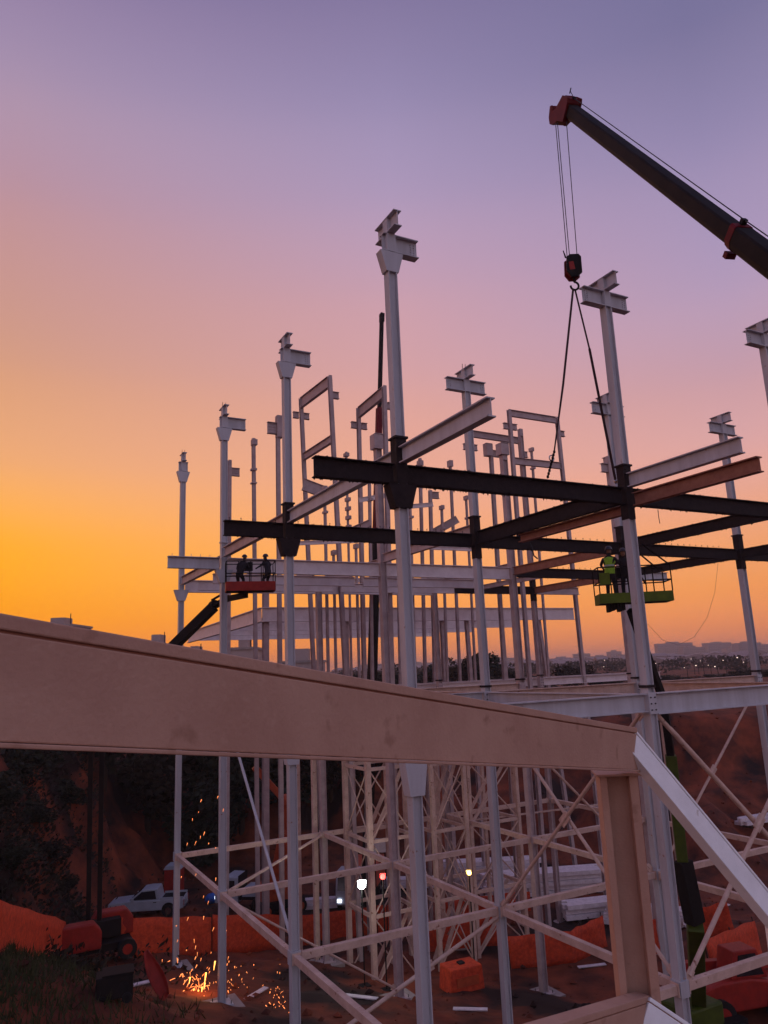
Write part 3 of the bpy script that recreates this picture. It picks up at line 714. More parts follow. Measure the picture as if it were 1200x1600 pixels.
MB().tube((-.1, .1, .42), (-.42, .1, .5), .012, n=5).tube((-.42, .1, .42), (-.42, .1, .60), .02, n=5).build('wind_sensor', 'black_metal', boom)
MB().tube((.34, 0, .42), (Lc + .04, 0, .40), .014, n=5).tube((Lc + .04, 0, .40), (Lb, 0, .50), .014, n=5).build('hoist_rope', 'rope', boom)
MB().mm(Lb - .4, Lb + 2.2, -1.0, 1.0, -1.4, .8).build('boom_foot', 'crane_red', boom)
blk = P(895, 418, b=GB[0])
hk = thing('hook_block', 'red and black crane hook block hanging on thin ropes', 'hook block', loc=blk, rz=-YAW)
bp = [(-.22, .30), (-.10, .38), (.18, .38), (.25, .28), (.24, -.28), (.10, -.40), (-.12, -.40), (-.25, -.20)]
MB().prism(bp, -.19, -.13).build('cheek_plate', 'black_metal', hk); MB().prism(bp, .13, .19).build('cheek_plate', 'crane_red', hk)
MB().prism([(x * .8, z * .8) for x, z in bp], -.125, .125).build('housing', 'crane_red', hk)
MB().prism([(-.17, .1), (-.02, .12), (.02, -.16), (-.15, -.18)], -.20, -.191).build('warning_panel', 'lift_red', hk)
MB().disc((0, 0, .1), .2, .24, 'Y', 18).build('sheave', 'black_metal', hk)
hkp = [Vector((.0, 0, -.40)), Vector((.0, 0, -.52))] + [Vector((.13 * math.sin(t), 0, -.66 + .14 * math.cos(t))) for t in [R(x) for x in range(0, 300, 25)]]
MB().path(hkp, .035, 8).build('hook', 'black_metal', hk)
MB().tube((-.2, 0, .36), (-.26, 0, .62), .03, .015, n=6).build('rope_socket', 'black_metal', hk)
tops = [P(868, 192, b=GB[0]), P(871, 192, b=GB[0]), P(885, 190, b=GB[0])]; bots = [P(886, 400, b=GB[0]), P(890, 402, b=GB[0]), P(902, 404, b=GB[0])]
for k in range(3):
    q = thing('hoist_rope', ['left thin hoist rope above the hook block', 'middle thin hoist rope above the hook block', 'right thin hoist rope above the hook block'][k], 'rope', loc=bots[k], group='hoist ropes')
    MB().tube((0, 0, 0), tops[k] - bots[k], .014, n=5).build('strand', 'rope', q)
h0 = P(897, 452, b=GB[0])
sl1 = [h0 + Vector((-.04, 0, 0)), P(869, 690, b=GB[0]), ]
sg = thing('lifting_sling', 'left sling leg from hook to the dark beam, ending in a chain', 'sling', loc=h0)
MB().tube((-.04, 0, 0), P(880, 600, b=GB[0]) - h0, .035, n=6).tube(P(880, 600, b=GB[0]) - h0, P(866, 705, b=GB[0]) - h0, .035, .022, n=6).build('webbing', 'sling', sg)
ch = MB(); c0, c1 = P(866, 706, b=GB[0]) - h0, P(856, 745, b=GB[0]) - h0
for k in range(9):
    p = c0.lerp(c1, k / 8); ch.ball(p, .045, .045, .06, 6)
ch.build('chain', 'black_metal', sg)
ring = [P(862, 716, b=GB[0]) - h0 + Vector((.09 * math.cos(t), 0, .09 * math.sin(t))) for t in [R(x) for x in range(0, 361, 30)]]
MB().path(ring, .018, 6).build('shackle', 'chrome', sg)
sg2 = thing('lifting_sling', 'right sling leg passing behind the cross-headed column', 'sling', loc=h0)
e2 = P(962, 752, b=GB[0] + .5)
MB().tube((.04, 0, 0), P(921, 545, b=GB[0] + .2) - h0, .03, n=6).tube(P(921, 545, b=GB[0] + .2) - h0, e2 - h0, .045, n=6).build('webbing', 'sling', sg2)
MB().ball(e2 - h0, .06, .06, .09, 8).build('shackle', 'chrome', sg2)

c2t, c2b = P(597, 490, b=50), P(584, 1000, b=47.6)
dd = c2b - c2t; c2f = c2t + dd * ((c2t.z - 2) / -dd.z)
cr2 = thing('crane_boom', 'thin dark red boom of a far crane standing upright behind the tallest column', 'crane', frame(c2f, c2t, (0, 1, 0)))
L2 = (c2t - c2f).length
boomsec('boom_section', 0, L2 * .55, .60, .68, 'boom_dark', cr2); boomsec('boom_section', L2 * .55, L2 * .8, .48, .52, 'crane_red', cr2); boomsec('boom_section', L2 * .8, L2 - .8, .30, .36, 'boom_dark', cr2)
MB().mm(L2 - .8, L2, -.16, .16, -.16, .2).build('boom_head', 'boom_dark', cr2); MB().disc((L2 - .1, 0, .2), .16, .2, 'Y', 14).build('sheave', 'black_metal', cr2)

# ------------------------------------------------------------------ people
def person(label, foot, rz, joints, vest='hivis', trousers='work_cloth', hat='helmet', s=1.0, group=None):
    """one continuous skinned body; joints gives hands and the lean of the trunk"""
    t = thing('person', label, 'person', loc=foot, rz=rz, group=group); t.scale = (s, s, s)
    lean = joints.get('lean', (0, 0)); hip = joints.get('hip', .93)
    J = {}; ch_ = Vector((lean[0], lean[1], hip + .42)); pel = Vector((0, 0, hip))
    J['pel'] = (pel, .15); J['waist'] = (pel.lerp(ch_, .5), .135); J['chest'] = (ch_, .165); J['neck'] = (ch_ + Vector((lean[0] * .25, lean[1] * .25, .17)), .055)
    nk = J['neck'][0]; hdv = joints.get('head', (0, .03))
    J['jaw'] = (nk + Vector((hdv[0] * .5, hdv[1], .10)), .075); J['crown'] = (nk + Vector((hdv[0], hdv[1], .24)), .085)
    E_ = [('pel', 'waist'), ('waist', 'chest'), ('chest', 'neck'), ('neck', 'jaw'), ('jaw', 'crown')]
    for sd_, sx_ in (('l', -1), ('r', 1)):
        sh = ch_ + Vector((sx_ * .19, 0, .07)); hand = joints.get('hand_' + sd_, (sx_ * .30, .12, hip - .06)); hand = Vector(hand)
        el = sh.lerp(hand, .5) + Vector((sx_ * .07, -.06, -.03))
        J['sh' + sd_] = (sh, .075); J['el' + sd_] = (el, .05); J['wr' + sd_] = (el.lerp(hand, .85), .035); J['ha' + sd_] = (hand + (hand - el).normalized() * .07, .04)
        E_ += [('chest', 'sh' + sd_), ('sh' + sd_, 'el' + sd_), ('el' + sd_, 'wr' + sd_), ('wr' + sd_, 'ha' + sd_)]
        kn = Vector(joints.get('knee_' + sd_, (sx_ * .12, .05, hip * .52))); an = Vector(joints.get('ankle_' + sd_, (sx_ * .13, 0, .09)))
        J['hip' + sd_] = (pel + Vector((sx_ * .10, 0, -.06)), .11); J['kn' + sd_] = (kn, .075); J['an' + sd_] = (an, .055); J['toe' + sd_] = (an + Vector((0, .17, -.045)), .045)
        E_ += [('pel', 'hip' + sd_), ('hip' + sd_, 'kn' + sd_), ('kn' + sd_, 'an' + sd_), ('an' + sd_, 'toe' + sd_)]
    names = list(J); me = bpy.data.meshes.new('body'); me.from_pydata([J[n][0] for n in names], [(names.index(a), names.index(b)) for a, b in E_], [])
    bm = bmesh.new(); bm.from_mesh(me); ly = bm.verts.layers.skin.verify(); bm.verts.ensure_lookup_table()
    for k, n in enumerate(names): bm.verts[k][ly].radius = (J[n][1], J[n][1]); bm.verts[k][ly].use_root = (n == 'pel')
    bm.to_mesh(me); bm.free(); me.materials.append(MATS[trousers])
    o = bpy.data.objects.new('body', me); C.objects.link(o); o.parent = t
    o.modifiers.new('skin', 'SKIN'); sbd = o.modifiers.new('sub', 'SUBSURF'); sbd.levels = 1; sbd.render_levels = 1
    v = MB(); rings = [(pel + Vector((0, 0, -.02)), .175, .13), (J['waist'][0], .17, .135), (ch_, .21, .15), (ch_ + Vector((0, 0, .10)), .20, .12), (nk + Vector((0, 0, -.02)), .08, .07)]
    vs = []; fs = []; n = 12
    for c_, rx, ry in rings:
        for k in range(n): vs.append(c_ + Vector((rx * math.cos(2 * math.pi * k / n), ry * math.sin(2 * math.pi * k / n), 0)))
    for q in range(len(rings) - 1):
        for k in range(n): fs.append((q * n + k, q * n + (k + 1) % n, (q + 1) * n + (k + 1) % n, (q + 1) * n + k))
    v.add(vs, fs).build('vest', vest, t, smooth=True)
    if vest == 'hivis':
        q = MB()
        for c_, rx, ry in ((J['waist'][0] + Vector((0, 0, .05)), .19, .155),):
            for k in range(n):
                a0, a1 = 2 * math.pi * k / n, 2 * math.pi * (k + 1) / n
                q.add([c_ + Vector((rx * math.cos(a), ry * math.sin(a), zz)) for a in (a0, a1) for zz in (-.025, .025)], [(0, 2, 3, 1)])
        q.build('reflective_band', 'reflective', t)
    hc = J['crown'][0]
    MB().ball(hc + Vector((0, hdv[1] * .2, -.08)), .082, .098, .125, 10).build('face', 'skin', t, smooth=True)
    q = MB(); n = 12; vs = []; fs = []
    for i, (r_, z) in enumerate(((.14, .015), (.118, .02), (.115, .07), (.085, .12), (.03, .145))):
        for k in range(n): vs.append(hc + Vector((r_ * math.cos(2 * math.pi * k / n), r_ * 1.15 * math.sin(2 * math.pi * k / n), z - .03)))
    for i in range(4):
        for k in range(n): fs.append((i * n + k, i * n + (k + 1) % n, (i + 1) * n + (k + 1) % n, (i + 1) * n + k))
    fs.append(tuple(range(4 * n, 5 * n))); q.add(vs, fs).build('hard_hat', hat, t, smooth=True)
    return t

# ------------------------------------------------------------------ boom lifts
def basket(t, T, Lx, Ly, col, toe=.22, rail=1.1, railm='black_metal', posts=4):
    """platform floor, toe boards, rails and control box; T places its floor centre"""
    def B(q, name, m): 
        return q.build(name, m, t)
    B(MB().mm(-Lx / 2, Lx / 2, -Ly / 2, Ly / 2, -.08, 0, T), 'platform_floor', 'black_metal')
    q = MB()
    for s_ in (-1, 1):
        q.mm(-Lx / 2, Lx / 2, s_ * Ly / 2 - .02, s_ * Ly / 2 + .02, -.10, toe, T); q.mm(s_ * Lx / 2 - .02, s_ * Lx / 2 + .02, -Ly / 2 + .021, Ly / 2 - .021, -.10, toe, T)
    B(q, 'toe_board', col)
    for s_ in (-1, 1):
        for z in (rail * .55, rail):
            B(MB().tube(T @ Vector((-Lx / 2, s_ * Ly / 2, z)), T @ Vector((Lx / 2, s_ * Ly / 2, z)), .024, n=6), 'rail', railm)
            B(MB().tube(T @ Vector((s_ * Lx / 2, -Ly / 2, z)), T @ Vector((s_ * Lx / 2, Ly / 2, z)), .024, n=6), 'rail', railm)
        for k in range(posts + 1):
            x = -Lx / 2 + Lx * k / posts
            B(MB().tube(T @ Vector((x, s_ * Ly / 2, toe)), T @ Vector((x, s_ * Ly / 2, rail)), .022, n=6), 'rail_post', railm)
    B(MB().mm(-Lx * .18, Lx * .06, Ly / 2 - .34, Ly / 2 - .06, rail - .32, rail + .05, T), 'control_box', 'black_metal')

# orange lift, left
pl = P(391, 921, b=32.0)
lift = thing('boom_lift', 'orange boom lift with two workers in its basket beside the third flared column', 'boom lift', loc=PG(140, 1500))
o0 = lift.location.copy(); TI = Matrix.Translation(-o0)
TB = TI @ Matrix.Translation(pl) @ Matrix.Rotation(R(-14), 4, 'Z')
basket(lift, TB, 2.12, 1.0, 'lift_red', toe=.30, rail=1.2)
kn1, kn2, kn3 = P(354, 936, b=34.2), P(334, 948, b=34.8), P(150, 1128, b=40.5)
base = o0 + Vector((0, 0, 1.5))
q = MB(); q.bar(TI @ (pl + Vector((-.2, 0, -.25))), TI @ kn1, .22, .24); q.build('jib_arm', 'black_metal', lift)
q = MB(); q.bar(TI @ kn1, TI @ kn2, .5, .12); q.bar(TI @ (kn1 + Vector((0, 0, .35))), TI @ (kn2 + Vector((-.1, 0, .3))), .1, .08); q.tube(TI @ (kn1 + Vector((0, -.3, 0))), TI @ (kn1 + Vector((0, .3, 0))), .16, n=12); q.tube(TI @ (kn2 + Vector((0, -.25, .1))), TI @ (kn2 + Vector((0, .25, .1))), .2, n=12); q.build('jib_knuckle', 'black_metal', lift)
m12 = kn2.lerp(kn3, .45)
q = MB(); q.bar(TI @ kn2, TI @ m12, .36, .42); q.build('boom_section', 'black_metal', lift)
q = MB(); q.bar(TI @ m12.lerp(kn2, .1), TI @ kn3, .46, .55); q.build('boom_section', 'boom_dark', lift)
q = MB(); q.tube(TI @ (kn3 + Vector((0, -.4, 0))), TI @ (kn3 + Vector((0, .4, 0))), .5, n=14); q.build('boom_knuckle', 'black_metal', lift)
for off in (-.22, .30):
    q = MB(); q.bar(TI @ (kn3 + Vector((off, 0, 0))), TI @ (base + Vector((off + .1, 0, 0))), .22, .2); q.build('riser_arm', 'boom_dark', lift)
MB().mm(-1.0, 1.4, -.35, .35, .9, 1.7).build('turntable', 'black_metal', lift)
for x, y, ln in ((-.75, -1.0, 2.2), (1.1, .6, 2.0)):
    hp = [(-ln / 2, .75), (ln / 2, .75), (ln / 2, 1.55), (ln / 2 - .35, 1.95), (-ln / 2 + .25, 1.95), (-ln / 2, 1.6)]
    MB().prism(hp, -.4, .4, Matrix.Translation((x, y, 0))).build('engine_cover', 'lift_red', lift, bevel=.08)
MB().mm(-1.5, 1.9, -.9, .9, .45, .78).build('chassis', 'black_metal', lift)
for x in (-1.2, 1.6):
    for y in (-1.05, 1.05):
        wl = MB().disc((x, y, .46), .46, .32, 'Y', 20).build('wheel', 'black_rubber', lift)
        MB().disc((x, y, .46), .24, .34, 'Y', 14).build('rim', 'lift_red', wl)

floorz = lambda T, x, y: (T @ Vector((x, y, 0)))
TBw = Matrix.Translation(pl) @ Matrix.Rotation(R(-14), 4, 'Z')
person('worker in dark clothes at the left end of the orange basket', floorz(TBw, -.48, 0), R(-40), {'hip': .72, 'knee_l': (-.14, .22, .44), 'knee_r': (.14, .18, .44), 'lean': (.06, .26), 'hand_l': (-.25, .60, .85), 'hand_r': (.25, .58, .9), 'head': (0, .12)}, vest='work_cloth', hat='helmet_dark', s=.98)
person('worker in dark clothes leaning at the right end of the orange basket', floorz(TBw, .80, .05), R(35), {'hip': .76, 'knee_l': (-.14, .20, .46), 'knee_r': (.14, .16, .46), 'lean': (.16, .18), 'hand_l': (-.2, .5, 1.0), 'hand_r': (.5, .35, 1.15), 'head': (.05, .1)}, vest='work_cloth', hat='helmet_dark', s=.98)

# lime lift, right
pg = P(990, 938, 26.2)
gl = thing('boom_lift', 'lime green boom lift behind the column right of the hook', 'boom lift', loc=PG(1098, 1640))
o1 = gl.location.copy(); TI = Matrix.Translation(-o1)
TGw = Matrix.Translation(pg) @ Matrix.Rotation(R(-33), 4, 'Z')
basket(gl, TI @ TGw, 2.45, 1.0, 'lime', toe=.24, rail=1.15, railm='boom_dark')
MB().mm(-1.2, -.85, -.56, -.5, .55, .95, TI @ TGw).build('control_panel', 'lime', gl)
q = MB()
for k in range(5): q.mm(-.95 + k * .12, -.85 + k * .12, -.3, .1, -.38 + .04 * (k % 3), -.1, TI @ TGw)
q.build('levelling_link', 'black_metal', gl)
q = MB(); q.tube(TI @ (TGw @ Vector((.6, .5, .6))), TI @ (TGw @ Vector((-.1, .5, 2.0))), .03, n=6); q.tube(TI @ (TGw @ Vector((1.1, .5, 1.1))), TI @ (TGw @ Vector((.1, .5, 2.1))), .03, n=6); q.tube(TI @ (TGw @ Vector((1.2, -.5, 1.15))), TI @ (TGw @ Vector((.35, -.4, 1.95))), .03, n=6); q.build('canopy_frame', 'boom_dark', gl)
gk = [P(985, 952, 26.1), P(1036, 1092, 26.4), P(1048, 1180, 26.3), P(1066, 1345, 25.8), P(1086, 1442, 25.5), o1 + Vector((0, 0, 1.3))]
for k, (wd, m) in enumerate(((.22, 'black_metal'), (.26, 'boom_dark'), (.36, 'lime_dim'), (.46, 'black_metal'), (.52, 'lime_dim'))):
    q = MB(); q.bar(TI @ gk[k], TI @ gk[k + 1], wd, wd * 1.2); q.build('boom_section', m, gl, bevel=.03)
MB().mm(-1.6, 1.6, -.9, .9, .45, 1.0).build('chassis', 'black_metal', gl); MB().mm(-1.3, .5, -.8, .8, 1.0, 1.8).build('engine_cover', 'lime_dim', gl, bevel=.1)
for x in (-1.2, 1.2):
    for y in (-1.0, 1.0):
        wl = MB().disc((x, y, .46), .46, .32, 'Y', 20).build('wheel', 'black_rubber', gl); MB().disc((x, y, .46), .24, .34, 'Y', 14).build('rim', 'lime_dim', wl)
person('worker in green hi-vis vest at the left end of the lime basket', floorz(TGw, -.72, 0), R(-60), {'lean': (.0, .08), 'hand_l': (-.30, .35, 1.15), 'hand_r': (.28, .38, 1.15), 'head': (0, .05)}, vest='hivis', hat='helmet_dark', s=1.06)
person('second worker in dark clothes hidden behind the column in the lime basket', floorz(TGw, -.15, .1), R(120), {'lean': (.0, .05), 'hand_l': (-.2, .3, 1.35), 'hand_r': (.25, .3, 1.3)}, vest='work_cloth', hat='helmet_dark', s=1.0)
pw = P(818, 838, b=GB[1] + .35)
person('worker crouching behind the dark studded beam, only helmet and shoulders showing', Vector((pw.x, GB[1] + .55, Z1A - .30)), R(150), {'hip': .34, 'lean': (.0, .12), 'knee_l': (-.18, .32, .42), 'knee_r': (.18, .32, .42), 'ankle_l': (-.16, .05, .09), 'ankle_r': (.16, .05, .09), 'hand_l': (-.42, .35, .62), 'hand_r': (.35, .4, .6)}, vest='work_cloth', hat='helmet_dark')
plank = thing('work_plank', 'short plank behind the dark studded beam under the crouching worker', 'plank', loc=(pw.x, GB[1] + .55, Z1A - .35))
MB().mm(-1.1, 1.1, -.28, -.01, 0, .04).build('board', 'bark', plank); MB().mm(-1.1, 1.1, .01, .28, 0, .04).build('board', 'bark', plank)
MB().mm(-1.0, -.9, -.42, .28, -.02, -.001).build('hanger', 'black_metal', plank); MB().mm(.9, 1.0, -.42, .28, -.02, -.001).build('hanger', 'black_metal', plank)

# ------------------------------------------------------------------ vehicles in the pit
def wheels(t, xs, y, r, w_=.24, rim='chrome'):
    for x in xs:
        for s_ in (-1, 1):
            wl = MB().disc((x, s_ * y, r), r, w_, 'Y', 22).build('wheel', 'black_rubber', t); MB().disc((x, s_ * y, r), r * .6, w_ + .02, 'Y', 16).build('rim', rim, wl)
def pickup(label, loc, rz):
    t = thing('pickup_truck', label, 'pickup truck', loc=loc, rz=rz)
    body = [(-2.55, .45), (-2.6, .75), (-2.55, .98), (-1.15, 1.08), (2.5, 1.08), (2.58, .95), (2.58, .5), (2.3, .42), (-2.3, .40)]
    MB().prism(body, -.88, .88).build('body', 'white_car', t, bevel=.05)
    cab = [(-1.2, 1.06), (-.35, 1.72), (.15, 1.78), (.75, 1.76), (.92, 1.07)]
    MB().prism(cab, -.76, .76).build('cab', 'white_car', t, bevel=.06)
    for s_ in (-1, 1):
        wn = [(-.98, 1.12), (-.32, 1.62), (.58, 1.66), (.68, 1.12)]; y = s_ * .765
        MB().prism(wn, min(y, y + s_ * .012), max(y, y + s_ * .012)).build('side_window', 'glass_dark', t)
        MB().mm(-1.0, -.85, s_ * .9 - .08, s_ * .9 + .08, 1.1, 1.28).build('mirror', 'white_car', t)
        MB().mm(-2.6, -2.5, s_ * .66 - .18, s_ * .66 + .18, .78, .95).build('headlight', 'chrome', t)
        MB().mm(2.56, 2.6, s_ * .76 - .08, s_ * .76 + .08, .62, 1.0).build('tail_light', 'lift_red', t)
        d = MB().mm(-.9, .8, s_ * .885 - .004, s_ * .885 + .004, .5, 1.05).build('door', 'white_car', t)
        MB().mm(.5, .72, s_ * .9 - .02, s_ * .9 + .02, .92, .96).build('handle', 'black_metal', d)
    MB().add([(-1.16, -.68, 1.12), (-1.16, .68, 1.12), (-.40, .66, 1.71), (-.40, -.66, 1.71), (-1.10, -.68, 1.10), (-1.10, .68, 1.10), (-.34, .66, 1.69), (-.34, -.66, 1.69)], [(0, 1, 2, 3), (7, 6, 5, 4), (0, 4, 5, 1), (1, 5, 6, 2), (2, 6, 7, 3), (3, 7, 4, 0)]).build('windscreen', 'glass_dark', t)
    MB().mm(1.0, 2.48, -.72, .72, 1.081, 1.10).build('cargo_bed', 'black_metal', t)
    for s_ in (-1, 1): MB().mm(.95, 2.52, s_ * .82 - .05, s_ * .82 + .05, 1.081, 1.2).build('bed_rail', 'white_car', t)
    MB().mm(-2.66, -2.56, -.85, .85, .38, .62).build('bumper', 'black_metal', t); MB().mm(2.58, 2.68, -.85, .85, .42, .58).build('bumper', 'chrome', t)
    for x in (-1.6, 1.55):
        for s_ in (-1, 1): MB().disc((x, s_ * .86, .42), .47, .06, 'Y', 22).build('wheel_arch', 'black_metal', t)
    MB().mm(-2.64, -2.575, -.45, .45, .66, .9).build('grille', 'black_metal', t)
    MB().mm(2.585, 2.595, -.26, .26, .66, .78).build('number_plate', 'helmet', t)
    wheels(t, (-1.6, 1.55), .84, .37)
    return t
pk = PG(232, 1428)
pickup('white pickup truck parked beyond the orange netting at lower left', pk, -YAW + R(4))
v2 = PG(400, 1418)
t = thing('service_truck', 'pale flatbed truck with a lit headlamp behind the thin brace', 'truck', loc=v2, rz=-YAW + R(170))
MB().mm(-2.6, .9, -.95, .95, .75, .95).build('flatbed', 'black_metal', t); MB().prism([(1.0, .5), (1.0, 2.2), (2.0, 2.25), (2.55, 1.35), (2.75, 1.2), (2.75, .5)], -.95, .95).build('cab', 'white_car', t, bevel=.06)
for s_ in (-1, 1): MB().prism([(1.25, 1.35), (1.25, 2.0), (1.95, 2.0), (2.35, 1.35)], s_ * .957 - .004, s_ * .957 + .004).build('side_window', 'glass_dark', t)
MB().mm(-2.5, .7, -.9, .9, .951, 1.45).build('cargo_box', 'white_car', t); MB().mm(.98, 1.0, -.9, .9, 1.0, 2.3).build('headboard', 'black_metal', t)
wheels(t, (-1.7, 1.9), .85, .42)
MB().mm(2.74, 2.78, -.85, -.55, .75, .95).build('headlight', 'lamp_cool', t); MB().mm(2.74, 2.78, .55, .85, .75, .95).build('headlight', 'lamp_cool', t)
tb = thing('tarp_bundle', 'small blue tarpaulin bundle beside the third flared column', 'tarpaulin', loc=PG(331, 1412))
MB().ball((0, 0, .35), .55, .4, .38, 10).build('tarp', 'blue_tarp', tb, smooth=True); MB().mm(-.5, .5, -.04, .04, .3, .36).build('strap', 'black_rubber', tb)
lt = PG(566, 1408)
t = thing('lorry', 'lorry with a bright white lamp seen through the braced tower', 'lorry', loc=lt, rz=-YAW + R(-100))
MB().prism([(1.4, .6), (1.4, 2.7), (2.9, 2.7), (3.2, 1.5), (3.25, .6)], -1.15, 1.15).build('cab', 'white_car', t, bevel=.08); MB().mm(-3.2, 1.3, -1.15, 1.15, 1.0, 2.4).build('cargo_box', 'lift_orange', t)
MB().mm(-3.2, 1.4, -.5, .5, .6, .99).build('chassis', 'black_metal', t); MB().add([(3.24, -1, 1.55), (3.24, 1, 1.55), (2.95, 1, 2.55), (2.95, -1, 2.55), (3.2, -1, 1.55), (3.2, 1, 1.55), (2.91, 1, 2.55), (2.91, -1, 2.55)], [(0, 1, 2, 3), (7, 6, 5, 4), (0, 4, 5, 1), (2, 6, 7, 3)]).build('windscreen', 'glass_dark', t)
wheels(t, (-2.2, -1.2, 2.3), 1.0, .5, .3)
MB().mm(3.26, 3.3, -1.0, -.72, .8, 1.0).build('headlight', 'lamp_cool', t); MB().mm(3.26, 3.3, .72, 1.0, .8, 1.0).build('headlight', 'lamp_cool', t)
def site_lamp(label, px, d, m, r, power, col):
    p = P(*px, d=d); g = ground(p.x, p.y)
    t = thing('site_lamp', label, 'lamp', loc=(p.x, p.y, g), group='lit lamps on the site')
    H = p.z - g
    MB().tube((0, 0, 0), (0, 0, H - r), .035, n=8).build('post', 'black_metal', t); MB().mm(-.25, .25, -.25, .25, 0, .05).build('foot', 'black_metal', t)
    MB().ball((0, 0, H), r, r, r, 12).build('bulb', m, t, smooth=True)
    MB().mm(-r * 1.2, r * 1.2, r * 1.02, r * 1.1, H - r, H + r, Matrix.Rotation(-YAW, 4, 'Z')).build('reflector', 'chrome', t)
    l = bpy.data.lights.new('bulb_light', 'POINT'); l.energy = power; l.color = col; l.shadow_soft_size = r
    lo = bpy.data.objects.new('bulb_light', l); C.objects.link(lo); lo.parent = t; lo.location = Vector((0, 0, H)) + Matrix.Rotation(-YAW, 3, 'Z') @ Vector((0, -r * 1.6, 0))
site_lamp('bright white work lamp shining through the braced tower', (565, 1383), 37.5, 'lamp_white', .19, 120, (.86, 1, .92))
site_lamp('small red lamp right of the white work lamp', (598, 1370), 37.5, 'lamp_red', .13, 14, (1, .06, .05))
site_lamp('small amber lamp right of the tallest column', (733, 1364), 38, 'lamp_amber', .11, 12, (1, .6, .15))
pn = P(593, 1321, 46); t = thing('site_hoarding_panel', 'small white panel on posts behind the braced tower', 'panel', loc=(pn.x, pn.y, ground(pn.x, pn.y)), rz=-YAW)
hp_ = pn.z - ground(pn.x, pn.y)
MB().mm(-.38, .38, -.02, .02, hp_ - .4, hp_ + .4).build('board', 'bright_white', t); MB().tube((-.3, .05, 0), (-.3, .05, hp_ + .35), .03, n=6).build('post', 'black_metal', t); MB().tube((.3, .05, 0), (.3, .05, hp_ + .35), .03, n=6).build('post', 'black_metal', t)

# orange articulated lift parked behind
ol = PG(436, 1425); t = thing('boom_lift', 'orange lift with folded arm standing behind the second flared column', 'boom lift', loc=ol, rz=0)
pts = [P(397, 1198, 50), P(446, 1252, 50), P(450, 1300, 50), P(432, 1392, 49.6)]; T = Matrix.Translation(-ol)
for k, wd in enumerate((.42, .62, .9)):
    q = MB(); q.bar(T @ pts[k], T @ pts[k + 1], wd, wd); q.build('arm_section', 'lift_orange', t, bevel=.04)
for k in (1, 2): MB().ball(T @ pts[k], .48, .4, .48, 10).build('joint', 'lift_orange', t)
MB().mm(-1.6, 1.6, -.9, .9, .4, .9).build('chassis', 'black_metal', t); MB().prism([(-1.4, .9), (1.2, .9), (1.2, 1.7), (.8, 2.0), (-1.2, 2.0), (-1.4, 1.7)], -.7, .7).build('engine_cover', 'lift_orange', t, bevel=.08)
wheels(t, (-1.2, 1.2), .95, .45, .3, 'lift_orange')
rb = PG(260, 1420) + Vector((1.2, 3.0, 0)); t = thing('portable_toilet', 'small red cabin with pale roof behind the pickup', 'cabin', loc=Vector((rb.x, rb.y, ground(rb.x, rb.y))), rz=-YAW)
MB().mm(-.6, .6, -.6, .6, .05, 2.1).build('walls', 'lift_red', t, bevel=.03); MB().prism([(-.66, 2.1), (.66, 2.1), (.5, 2.35), (-.5, 2.35)], -.66, .66).build('roof', 'white_car', t); d_ = MB().mm(-.42, .42, -.63, -.605, .15, 1.95).build('door', 'lift_red', t); MB().mm(.28, .36, -.67, -.631, .95, 1.1).build('handle', 'black_metal', d_)
rm = PG(1150, 1592); t = thing('telehandler', 'red machine half out of frame at the bottom right', 'machine', loc=rm, rz=-YAW + R(15))
MB().prism([(-2.2, .6), (-2.2, 1.5), (-1.2, 1.7), (.2, 1.7), (2.2, 1.3), (2.3, .6)], -.95, .95).build('body', 'lift_red', t, bevel=.08); MB().prism([(-.6, 1.7), (-.4, 2.7), (.7, 2.7), (1.1, 1.6)], -.85, .1).build('cab', 'lift_red', t, bevel=.05)
MB().prism([(-.35, 1.8), (-.2, 2.55), (.6, 2.55), (.9, 1.75)], -.862, -.851).build('side_window', 'glass_dark', t); q = MB(); q.bar((-2.0, .55, 1.9), (3.2, .55, 1.5), .35, .4); q.build('boom_arm', 'lift_red', t, bevel=.03)
wheels(t, (-1.4, 1.4), 1.0, .6, .4, 'lift_red'); MB().mm(2.3, 2.34, -.8, -.5, .9, 1.1).build('headlight', 'chrome', t); MB().mm(2.3, 2.34, .5, .8, .9, 1.1).build('headlight', 'chrome', t)

# stacks of pale steel
def stack(label, px, n, rows, L, rz, m='pale_steel', wdt=.34, h=.3):
    p = PG(*px); t = thing('steel_stack', label, 'steel stack', loc=p, rz=-YAW + rz, group='steel laid out in the pit')
    for x in (-L * .35, L * .35): MB().mm(x - .1, x + .1, -n * wdt / 2 - .1, n * wdt / 2 + .1, -.1, .12).build('timber_bearer', 'bark', t)
    for r_ in range(rows):
        for k in range(n - (r_ % 2)):
            y = (k - (n - (r_ % 2) - 1) / 2) * wdt; dx = random.uniform(-.3, .3)
            zz = .12 + r_ * h; q = MB().mm(-L / 2 + dx, L / 2 + dx, y - wdt / 2 + .02, y + wdt / 2 - .02, zz + .005, zz + h - .03); q.build('stacked_beam', m, t)
stack('long stack of pale steel beams behind the foreground post', (850, 1398), 5, 5, 8.5, R(6))
stack('wide stack of pale steel behind the central column struts', (770, 1385), 5, 6, 7.0, R(2))
stack('small stack of pale steel beams right of the post, with dark gaps', (935, 1432), 4, 3, 4.6, R(12))
stack('loose pale steel lengths left of the hook column foot', (1010, 1450), 4, 4, 4.5, R(-28))
stack('pale steel lengths on the bank at the right edge', (1185, 1290), 3, 2, 4.0, R(25))
stack('low stack of pale steel beyond the pit near the tower', (640, 1388), 4, 2, 6.0, R(-4))
stack('pale beams laid by the second flared column foot', (505, 1420), 3, 2, 4.0, R(5))

